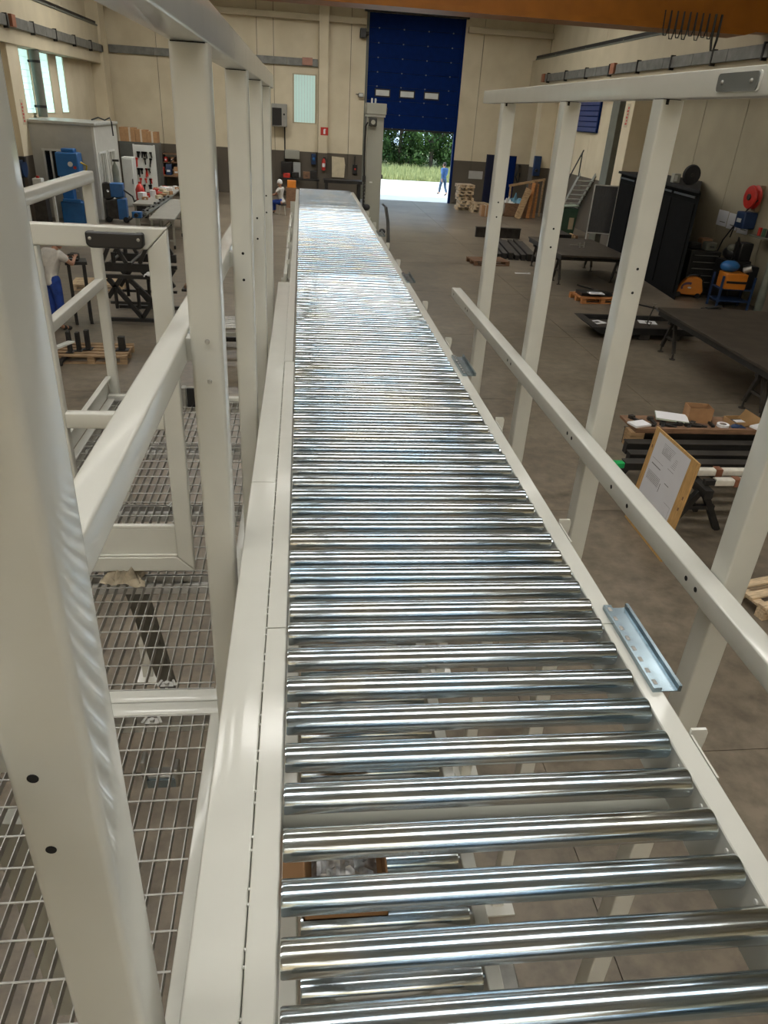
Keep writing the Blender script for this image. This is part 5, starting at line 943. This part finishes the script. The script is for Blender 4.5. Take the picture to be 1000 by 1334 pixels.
for k in range(4): MB().tube([(0.04, -0.035+0.022*k, 0.03), (0.09, -0.04+0.026*k, 0.03), (0.12, -0.042+0.028*k, 0.015)], 0.011).build('finger', BLUEBOX, t)
MB().tube([(0.0, 0.04, 0.03), (0.04, 0.08, 0.03), (0.07, 0.09, 0.02)], 0.012).build('thumb', BLUEBOX, t)
# drawing board leaning against the trestle
db = thing('drawing_board', 'plywood board with a taped technical drawing leaning on the trestle', 'board', (3.86, 6.70, 0))
def bp3(u, v, w=0.0): return (3.86+0.115*v/1.15-w, 6.20+u, v+0.1*w)
def bslab(u0, u1, v0, v1, w0, w1):
    return MB().add([bp3(u0, v0, w0), bp3(u1, v0, w0), bp3(u1, v1, w0), bp3(u0, v1, w0), bp3(u0, v0, w1), bp3(u1, v0, w1), bp3(u1, v1, w1), bp3(u0, v1, w1)], [(0, 3, 2, 1), (4, 5, 6, 7), (0, 1, 5, 4), (1, 2, 6, 5), (2, 3, 7, 6), (3, 0, 4, 7)])
bslab(0, 1.0, 0.0, 1.17, -0.02, 0.0).build('board', PLY, db, True, bevel=0.003)
bslab(0.16, 0.90, 0.32, 1.14, 0.0005, 0.002).build('paper', mat('drawing_paper', (0.66, 0.66, 0.70), 0.7, var=0.03), db, True)
INK = mat('drawing_ink', (0.12, 0.12, 0.14), 0.7); mb = MB(); rnd = random.Random(31)
def ink(u0, v0, u1, v1, w=0.004):
    d = Vector((u1-u0, v1-v0)); L = d.length; n = Vector((-d.y, d.x))/L*w/2
    mb.quad(bp3(u0+n.x, v0+n.y, 0.0026), bp3(u1+n.x, v1+n.y, 0.0026), bp3(u1-n.x, v1-n.y, 0.0026), bp3(u0-n.x, v0-n.y, 0.0026))
for k in range(7): ink(0.45+0.01*k, 1.08-0.018*k, 0.72, 1.08-0.018*k, 0.003)
for k in range(14): ink(0.50+0.016*k, 0.96, 0.50+0.016*k, 0.96+rnd.uniform(0.03, 0.11), 0.003)
ink(0.62, 0.80, 0.84, 0.80, 0.010); ink(0.60, 0.86, 0.86, 0.86, 0.003); ink(0.36, 0.88, 0.50, 0.88, 0.004)
for k in range(6): ink(0.36, 0.92+0.02*k, 0.46-0.01*k, 0.92+0.02*k, 0.003)
for k in range(6): ink(0.56, 0.62+0.018*k, 0.86, 0.62+0.018*k, 0.004)
for k in range(12): ink(0.57+0.025*k, 0.60, 0.57+0.025*k, 0.70, 0.003)
ink(0.53, 0.58, 0.53, 0.68, 0.010); ink(0.36, 0.72, 0.46, 0.72, 0.008); ink(0.2, 0.36, 0.5, 0.36, 0.003); ink(0.2, 0.36, 0.2, 0.55, 0.003); ink(0.2, 0.55, 0.34, 0.55, 0.003)
tag(mb.build('printed_drawing', INK, db, True), kind='stuff')
for u, v in ((0.05, 0.75), (0.06, 0.62), (0.95, 0.95)): bslab(u-0.012, u+0.012, v-0.018, v+0.018, 0.0, 0.0015).build('knot', DKWOOD, db, True)

# ================================================================== BLACK SCISSOR TRESTLES, LEFT
def scissor(label, y):
    t = thing('scissor_trestle', label, 'trestle', (-3.3, y, 0)); B = lambda a, b, w=0.085: MB().bar((a[0], y+a[1], a[2]), (b[0], y+b[1], b[2]), w, w, (0, 1, 0)).build('strut', BLACKST, t, True)
    MB().bar((-3.92, y, 1.10), (-2.66, y, 1.10), 0.10, 0.16).build('upper_beam', BLACKST, t, True); MB().bar((-3.92, y, 0.92), (-2.66, y, 0.92), 0.08, 0.07).build('lower_beam', BLACKST, t, True)
    MB().bar((-3.95, y, 0.06), (-2.6, y, 0.06), 0.08, 0.07).build('floor_beam', BLACKST, t, True); MB().bar((-3.85, y, 0.40), (-2.7, y, 0.40), 0.05, 0.05).build('tie_beam', BLACKST, t, True)
    for a, b in (((-3.85, 0, 0.88), (-3.25, 0, 0.10)), ((-3.25, 0, 0.10), (-2.72, 0, 0.88)), ((-3.45, 0, 0.88), (-3.02, 0, 0.45)), ((-2.75, 0, 0.5), (-3.0, 0, 0.88)), ((-3.88, 0, 0.5), (-3.6, 0, 0.88))): B(a, b)
    for x in (-3.72, -3.28, -2.98): MB().cyl((x, y-0.06, 0.30), (x, y-0.06, 0.72), 0.035, n=10).build('jack_screw', BLACKST, t, True)
    for x in (-3.70, -2.98):
        for a, b in (((x-0.22, 0, 1.18), (x, 0, 1.62)), ((x, 0, 1.62), (x+0.24, 0, 1.18))): B(a, b, 0.07)
        MB().cyl((x, y, 1.18), (x, y, 1.38), 0.04, n=10).build('jack_screw', BLACKST, t, True)
scissor('front black steel scissor trestle left of the guard frame', 15.35); scissor('rear black steel scissor trestle behind the front one', 16.45)
for k, x in enumerate((-3.75, -3.35, -2.95)):
    t = thing('cross_bar', '%s dark bar laid across both scissor trestles' % ['left', 'middle', 'right'][k], 'bar', (x, 15.9, 1.185)); MB().box(-0.03, 0.03, -0.75, 0.75, 0, 0.03).build('bar_body', DARKST, t); MB().box(-0.04, 0.04, -0.76, -0.74, 0, 0.045).build('end_stop', BLACKST, t)
t = thing('white_glove', 'white glove resting on the lower beam of the front trestle', 'glove', (-3.02, 15.25, 0.955)); MB().ball((0, 0, 0.05), 0.06, sc=(1, 0.7, 0.8)).build('palm', WHITE, t)
for k in range(4): MB().tube([(-0.03, -0.03+0.02*k, 0.05), (-0.08, -0.03+0.02*k, 0.04), (-0.10, -0.03+0.02*k, 0.0)], 0.011).build('finger', WHITE, t)
t = thing('floor_parts_tray', 'low tray of small brown parts on the floor by the guard posts', 'tray', (-2.55, 18.6, 0)); MB().box(-0.35, 0.35, -0.25, 0.25, 0, 0.05).build('tray_base', BLACKST, t)
for k in range(8): MB().box(-0.3+0.08*k, -0.25+0.08*k, -0.15, 0.15, 0.05, 0.12+0.02*(k % 3)).build('part', [DKWOOD, RED, DARKST][k % 3], t)
# machine frame with shafts on the floor behind the left posts
t = thing('shaft_cradle', 'steel cradle with bright shafts on the floor behind the left posts', 'cradle', (-1.25, 13.9, 0))
for z in (0.12, 0.5): MB().bar((-0.6, 0, z), (0.9, 0, z), 0.06, 0.08).build('frame_beam', BLACKST, t)
for x in (-0.5, 0.1, 0.7): MB().bar((x, 0, 0), (x, 0, 0.6), 0.06, 0.06, (0, 1, 0)).build('post', BLACKST, t)
for k in range(6): MB().cyl((-0.55, -0.35-0.14*k, 0.62), (0.85, -0.35-0.14*k, 0.62), 0.03).build('shaft', GALV, t)
for y in (-0.3, -1.2): MB().bar((-0.5, y, 0.55), (0.8, y, 0.55), 0.05, 0.06).build('cross_beam', GREYP, t)
for x in (-0.45, 0.75): MB().bar((x, 0, 0.5), (x, -1.25, 0.5), 0.05, 0.06).build('side_beam', GREYP, t); MB().bar((x, -1.2, 0), (x, -1.2, 0.5), 0.05, 0.05, (0, 1, 0)).build('leg', GREYP, t)
# steel trolley with vice behind worker
bench('workbench', 'small dark bench the standing worker leans over', 'workbench', (-4.40, 15.25, 0), 0.3, 0.4, 0.4, 1.22, BLACKST, BLACKST, 0.06, 0.06)
t = thing('bench_vice', 'dark bench vice on the bench in front of the worker', 'vice', (-4.40, 15.2, 1.22)); MB().box(-0.08, 0.08, -0.06, 0.1, 0, 0.14).build('body', DARKST, t, bevel=0.02); MB().box(-0.08, 0.08, -0.14, -0.08, 0.04, 0.14).build('jaw', DARKST, t); MB().cyl((-0.12, -0.18, 0.07), (0.12, -0.18, 0.07), 0.01).build('lever', GALV, t)
# thin white bar stand behind railing
t = thing('bar_stand', 'thin white two-bar stand behind the platform railing', 'stand', (-7.9, 27.2, 0)); 
for x in (-0.9, -0.35): MB().box(x-0.04, x+0.04, -0.04, 0.04, 0, 1.35).build('upright', WPAINT, t)
MB().bar((-0.95, 0, 1.37), (-0.05, 0, 1.5), 0.06, 0.06).build('crossbar', WPAINT, t); MB().box(-1.0, -0.25, -0.3, 0.3, 0, 0.03).build('base_plate', GREYP, t)
t = thing('white_canister', 'white canister on a stand left of the blue press', 'canister', (-8.7, 27.3, 0)); MB().box(-0.15, 0.15, -0.15, 0.15, 1.2, 1.55).build('body', WPAINT, t, bevel=0.03); MB().cyl((0, 0, 1.55), (0, 0, 1.62), 0.05).build('cap', RED, t); MB().box(-0.2, 0.2, -0.2, 0.2, 0, 1.2).build('stand', DARKST, t)

# ================================================================== PEOPLE
def skin_mesh(name, J, E, m, parent, sub=2):
    names = list(J); me = bpy.data.meshes.new(name); me.from_pydata([J[n][:3] for n in names], [(names.index(a), names.index(b)) for a, b in E], [])
    o = bpy.data.objects.new(name, me); COL.objects.link(o); o.parent = parent
    sk = o.modifiers.new('skin', 'SKIN'); sk.use_smooth_shade = True
    for i, n in enumerate(names):
        r = J[n][3]; r = (r, r) if not isinstance(r, tuple) else r
        me.skin_vertices[0].data[i].radius = r; me.skin_vertices[0].data[i].use_root = (i == 0)
    s = o.modifiers.new('sub', 'SUBSURF'); s.levels = sub; s.render_levels = sub; me.materials.append(m); return o
def hand(J, E, wrist, palm_dir, side, tag_):
    """five fingers of unequal length growing from the palm"""
    w = Vector(J[wrist][:3]); d = Vector(palm_dir).normalized(); s = d.cross(Vector((0, 0, 1))); s = s.normalized() if s.length > 0.1 else Vector((0, 1, 0)); n = s.cross(d)
    p = w+d*0.06; J['palm'+tag_] = (*p, 0.030); E.append((wrist, 'palm'+tag_))
    for k, (off, L) in enumerate(((-0.030, 0.065), (-0.010, 0.075), (0.010, 0.072), (0.030, 0.055))):
        a = p+d*0.04+s*off; b = a+d*L*0.5-n*0.008; c = b+d*L*0.45-n*0.024
        for i, q in enumerate((a, b, c)): J['f%d%d%s' % (k, i, tag_)] = (*q, 0.010-0.001*i)
        E += [('palm'+tag_, 'f%d0%s' % (k, tag_)), ('f%d0%s' % (k, tag_), 'f%d1%s' % (k, tag_)), ('f%d1%s' % (k, tag_), 'f%d2%s' % (k, tag_))]
    a = w+d*0.035+s*side*0.035; b = a+d*0.035+s*side*0.025
    J['t0'+tag_] = (*a, 0.012); J['t1'+tag_] = (*b, 0.010); E += [(wrist, 't0'+tag_), ('t0'+tag_, 't1'+tag_)]
def person(name, label, loc, rz, P, shirt, trousers, hair, sleeve='short', cap=None):
    """P: joint positions (x right, y forward, z up) for pelvis, chest, neck, head, l/r shoulder, elbow, wrist, hip, knee, ankle, toe"""
    t = thing(name, label, 'person', loc, rz)
    J = {'pelvis': (*P['pelvis'], (0.10, 0.075)), 'waist': (*P['waist'], (0.085, 0.065)), 'chest': (*P['chest'], (0.13, 0.085)), 'neck': (*P['neck'], 0.055), 'chin': (*P['chin'], 0.065)}
    E = [('pelvis', 'waist'), ('waist', 'chest'), ('chest', 'neck'), ('neck', 'chin')]
    for s in 'lr':
        J['sh'+s] = (*P['sh'+s], 0.052); J['el'+s] = (*P['el'+s], 0.042); J['wr'+s] = (*P['wr'+s], 0.028)
        J['hip'+s] = (*P['hip'+s], 0.092); J['kn'+s] = (*P['kn'+s], 0.060); J['an'+s] = (*P['an'+s], 0.040); J['toe'+s] = (*P['toe'+s], 0.036)
        E += [('chest', 'sh'+s), ('sh'+s, 'el'+s), ('el'+s, 'wr'+s), ('pelvis', 'hip'+s), ('hip'+s, 'kn'+s), ('kn'+s, 'an'+s), ('an'+s, 'toe'+s)]
        d = Vector(P['wr'+s])-Vector(P['el'+s]); hand(J, E, 'wr'+s, d, 1 if s == 'l' else -1, s)
    skin_mesh('body', J, E, SKIN, t)
    h = Vector(P['head']); f = Vector(P['look']).normalized(); up = Vector((0, 0, 1)); sd = f.cross(up).normalized()
    hb = MB(); hb.ball((0, 0, 0), 0.105, 16, 12, (0.82, 1.0, 1.15)); hb.ball((0, 0.10, -0.02), 0.02, 8, 6, (0.8, 1.2, 1.3)); hb.ball((0, 0.05, -0.085), 0.06, 10, 8, (0.85, 0.9, 0.7))
    for x in (-0.09, 0.09): hb.ball((x, -0.01, -0.01), 0.028, 8, 6, (0.4, 0.8, 1.2))
    def place(o): o.matrix_local = Matrix(((sd.x, f.x, up.x, h.x), (sd.y, f.y, up.y, h.y), (sd.z, f.z, up.z, h.z), (0, 0, 0, 1)))
    hd_ = hb.build('head', SKIN, t); place(hd_)
    for x in (-0.035, 0.035): MB().ball((x, 0.092, 0.012), 0.012, 8, 6).build('eye', WHITE, hd_); MB().ball((x, 0.102, 0.012), 0.006, 8, 6).build('iris', HOLE, hd_); MB().box(x-0.02, x+0.02, 0.095, 0.106, 0.032, 0.039).build('brow', HAIR, hd_)
    MB().ball((0, 0.094, -0.062), 0.022, 10, 6, (1.1, 0.35, 0.3)).build('mouth', mat('lip', (0.35, 0.13, 0.10), 0.5), hd_)
    hh_ = MB(); v = MB().ball((0, -0.015, 0.02), 0.114, 18, 14, (0.85, 1.0, 1.12)); vs = v.v; fs = [f_ for f_ in v.f if sum(vs[i][2] for i in f_)/4 > (0.02 if sum(vs[i][1] for i in f_)/4 > 0.02 else -0.055)]; hh_.add(vs, fs, True)
    o = hh_.build('hair' if not cap else 'cap', hair if not cap else cap, hd_)
    # clothing: slightly larger skins over the same joints
    sh = {k: (J[k][0], J[k][1], J[k][2], tuple(q+0.042 for q in (J[k][3] if isinstance(J[k][3], tuple) else (J[k][3],)*2))) for k in ('pelvis', 'waist', 'chest', 'shl', 'shr')}
    pel = Vector(P['pelvis']); sh['hem'] = (*(pel-(Vector(P['waist'])-pel)*0.8), (0.185, 0.145)); nk = Vector(P['chest']).lerp(Vector(P['neck']), 0.6); sh['collar'] = (*nk, 0.075)
    se = [('chest', 'waist'), ('waist', 'pelvis'), ('pelvis', 'hem'), ('chest', 'collar'), ('chest', 'shl'), ('chest', 'shr')]
    sh = {'chest': sh['chest'], **sh}
    for s in 'lr':
        a = Vector(P['sh'+s]); b = Vector(P['el'+s]); e_ = a.lerp(b, 0.62 if sleeve == 'short' else 1.0); sh['sl'+s] = (*e_, 0.074 if sleeve == 'short' else 0.066); se.append(('sh'+s, 'sl'+s))
        if sleeve != 'short': e2 = b.lerp(Vector(P['wr'+s]), 0.9); sh['cu'+s] = (*e2, 0.045); se.append(('sl'+s, 'cu'+s))
    skin_mesh('shirt', sh, se, shirt, t)
    tr = {'pelvis': (*P['pelvis'], (0.160, 0.122))}; te = []
    w_ = pel.lerp(Vector(P['waist']), 0.9); tr['belt'] = (*w_, (0.142, 0.100)); te.append(('pelvis', 'belt'))
    for s in 'lr':
        tr['hip'+s] = (*P['hip'+s], 0.112); tr['kn'+s] = (*P['kn'+s], 0.082); c_ = Vector(P['kn'+s]).lerp(Vector(P['an'+s]), 0.92); tr['cuff'+s] = (*c_, 0.066); te += [('pelvis', 'hip'+s), ('hip'+s, 'kn'+s), ('kn'+s, 'cuff'+s)]
        a = Vector(P['an'+s]); b = Vector(P['toe'+s]); MB().ball(tuple(a.lerp(b, 0.4)-Vector((0, 0, 0.005))), 0.06, 12, 8, (0.85, 0.85, 0.75)).ball(tuple(b), 0.05, 12, 8, (0.95, 1.2, 0.8)).build('shoe', BLACKST, t)
    skin_mesh('trousers', tr, te, trousers, t); return t
STAND = dict(pelvis=(0, 0, 0.96), waist=(0, 0.01, 1.10), chest=(0, 0.02, 1.33), neck=(0, 0.02, 1.50), chin=(0, 0.03, 1.57), head=(0, 0.05, 1.66), look=(0, 1, -0.1),
             shl=(-0.19, 0.0, 1.42), shr=(0.19, 0.0, 1.42), ell=(-0.25, 0.0, 1.13), elr=(0.25, 0.0, 1.13), wrl=(-0.24, 0.12, 0.90), wrr=(0.24, 0.12, 0.90),
             hipl=(-0.10, 0, 0.90), hipr=(0.10, 0, 0.90), knl=(-0.11, 0.02, 0.50), knr=(0.11, 0.02, 0.50), anl=(-0.11, -0.02, 0.09), anr=(0.11, -0.02, 0.09), toel=(-0.12, 0.14, 0.045), toer=(0.12, 0.14, 0.045))
lean = dict(STAND); lean.update(waist=(0, 0.03, 1.12), chest=(0, 0.10, 1.34), neck=(0, 0.17, 1.50), chin=(0, 0.21, 1.55), head=(0, 0.25, 1.63), look=(0.1, 1, -0.5), shl=(-0.20, 0.12, 1.43), shr=(0.20, 0.10, 1.43), ell=(-0.27, 0.28, 1.22), elr=(0.27, 0.30, 1.24), wrl=(-0.12, 0.48, 1.30), wrr=(0.12, 0.50, 1.32))
person('person', 'worker in white T-shirt and blue work trousers leaning over a bench, back turned', (-4.70, 14.6, 0), -0.6, lean, TSHIRT, BTROUS, HAIR)
walk = dict(STAND); walk.update(ell=(-0.24, -0.12, 1.15), wrl=(-0.23, -0.12, 0.90), elr=(0.24, 0.08, 1.15), wrr=(0.22, 0.22, 0.95), knl=(-0.10, 0.16, 0.53), anl=(-0.10, 0.22, 0.12), toel=(-0.10, 0.37, 0.09), knr=(0.10, -0.04, 0.50), anr=(0.10, -0.25, 0.14), toer=(0.10, -0.11, 0.05))
person('person', 'person in blue jacket and jeans walking outside the open door', (8.36, 46.2, -0.02), 0.5, walk, BSHIRT, JEANS, HAIR, 'long')
sit = dict(STAND); dz = -0.40
for k in ('pelvis', 'waist', 'chest', 'neck', 'chin', 'head', 'shl', 'shr', 'hipl', 'hipr'): sit[k] = (STAND[k][0], STAND[k][1]+(0.0 if k in ('pelvis', 'hipl', 'hipr') else 0.06), STAND[k][2]+dz)
sit.update(knl=(-0.13, 0.42, 0.52), knr=(0.13, 0.42, 0.52), anl=(-0.13, 0.40, 0.10), anr=(0.13, 0.40, 0.10), toel=(-0.14, 0.55, 0.05), toer=(0.14, 0.55, 0.05), ell=(-0.24, 0.22, 0.80), elr=(0.24, 0.22, 0.80), wrl=(-0.10, 0.42, 0.78), wrr=(0.10, 0.42, 0.78), look=(0, 1, -0.5))
person('person', 'seated worker in white shirt, cap and blue trousers near the far conveyor end', (-0.82, 33.6, 0), 1.2, sit, TSHIRT, BTROUS, HAIR, 'short', WHAIR)
stl = thing('work_stool', 'low metal stool under the seated worker', 'stool', (-0.82, 33.6, 0)); MB().cyl((0, 0, 0.40), (0, 0, 0.44), 0.18, n=20).build('seat', BLACKP, stl)
for k in range(4): a = PI/4+PI/2*k; MB().bar((0.12*math.cos(a), 0.12*math.sin(a), 0.40), (0.2*math.cos(a), 0.2*math.sin(a), 0), 0.03, 0.03).build('leg', GALV, stl)
t = thing('orange_bin', 'orange crate stacked behind the seated worker', 'crate', (-0.45, 36.5, 0)); MB().box(-0.25, 0.25, -0.25, 0.25, 0, 0.85).build('stand', DKWOOD, t); MB().box(-0.2, 0.2, -0.2, 0.2, 0.85, 1.15).build('crate_body', ORANGE, t, bevel=0.02)

# ================================================================== OUTSIDE
ap = struct(MB().box(-30, 45, YB+0.31, 56.0, -0.3, -0.02).build('apron', APRON)); ap['label'] = 'pale concrete apron outside the big door'
mb = MB(); nx, ny = 40, 14; rnd = random.Random(2)
vs = [(-40+100*i/nx, 56+40*j/ny, -0.05+0.022*max(0, 40*j/ny)+rnd.uniform(-0.04, 0.04)*(j > 0)) for i in range(nx+1) for j in range(ny+1)]
mb.add(vs, [(i*(ny+1)+j, (i+1)*(ny+1)+j, (i+1)*(ny+1)+j+1, i*(ny+1)+j+1) for i in range(nx) for j in range(ny)], True)
gr = struct(mb.build('ground', GRASS))
mb = MB()
for k in range(15000):
    x = rnd.uniform(2, 17); yy = 56+9*rnd.random()**1.3; z = -0.05+0.022*(yy-56); h_ = rnd.uniform(0.15, 0.6); a = rnd.uniform(0, PI); w_ = 0.03; lx, ly = rnd.uniform(-0.15, 0.15), rnd.uniform(-0.15, 0.15)
    mb.add([(x-w_*math.cos(a), yy-w_*math.sin(a), z), (x+w_*math.cos(a), yy+w_*math.sin(a), z), (x+lx, yy+ly, z+h_)], [(0, 1, 2)])
tag(mb.build('tall_grass', GRASS), 'tall green meadow grass beyond the concrete apron', 'grass', kind='stuff')
def tree(label, x, y, h, r, seed):
    rnd = random.Random(seed); t = thing('tree', label, 'tree', (x, y, 0.1), 0, 'trees beyond the meadow')
    tk = MB(); tk.tube([(0, 0, 0), (0.1, 0.05, h*0.3), (0.0, 0.1, h*0.6), (0.1, 0, h*0.85)], 0.16)
    for k in range(5): a = rnd.uniform(0, 6.28); z = h*rnd.uniform(0.25, 0.6); tk.tube([(0.05, 0.05, z), (math.cos(a)*r*0.5, math.sin(a)*r*0.5, z+0.7), (math.cos(a)*r*0.8, math.sin(a)*r*0.8, z+1.2)], 0.06, 6)
    tk.build('trunk', BARK, t)
    mb = MB(); cl = [(rnd.uniform(-r, r)*0.8, rnd.uniform(-r, r)*0.8, rnd.uniform(0.5, h), rnd.uniform(0.6, 1.2)) for _ in range(46)]
    for cx, cy_, cz, cr2 in cl:
        for k in range(150):
            v = Vector((rnd.gauss(0, 1), rnd.gauss(0, 1), rnd.gauss(0, 1))).normalized()*cr2*rnd.uniform(0.55, 1.0); c = Vector((cx, cy_, cz))+v
            if c.z < 0.05: continue
            u = Vector((rnd.gauss(0, 1), rnd.gauss(0, 1), rnd.gauss(0, 1))).normalized(); w_ = v.normalized().cross(u).normalized(); u2 = w_.cross(v.normalized()); s = rnd.uniform(0.08, 0.16)
            mb.add([c-w_*s*0.5, c+u2*s, c+w_*s*0.5, c-u2*s], [(0, 1, 2, 3)])
    tag(mb.build('foliage', LEAF, t), kind='stuff')
for k, (x, y, h, r) in enumerate([(5.2, 66.0, 8, 2.6), (8.2, 67.5, 9, 2.8), (10.6, 65.5, 7.5, 2.4), (12.8, 67.0, 9, 2.6), (15.4, 66.0, 8, 2.6), (9.6, 71, 11, 3.2), (13.4, 71.5, 11, 3.2), (6.4, 71, 11, 3.2), (4.5, 75.5, 12, 3.6), (8.0, 76, 12, 3.6), (11.6, 75.5, 12, 3.6), (15.2, 76, 12, 3.6), (17.5, 72, 10, 3.2)]):
    tree(['leafy green tree at the left of the doorway view', 'leafy green tree left of the middle in the doorway', 'low bushy green tree in the middle of the doorway', 'leafy green tree right of the middle in the doorway', 'leafy green tree at the right of the doorway view', 'tall dark tree behind the middle of the tree row', 'tall dark tree behind the right of the tree row', 'tall dark tree behind the left of the tree row', 'backmost tree glimpsed at the left between trunks', 'backmost tree glimpsed left of middle between trunks', 'backmost tree glimpsed right of middle between trunks', 'backmost tree glimpsed at the right between trunks', 'tall tree at the far right beyond the meadow'][k], x, y, h, r, 40+k)
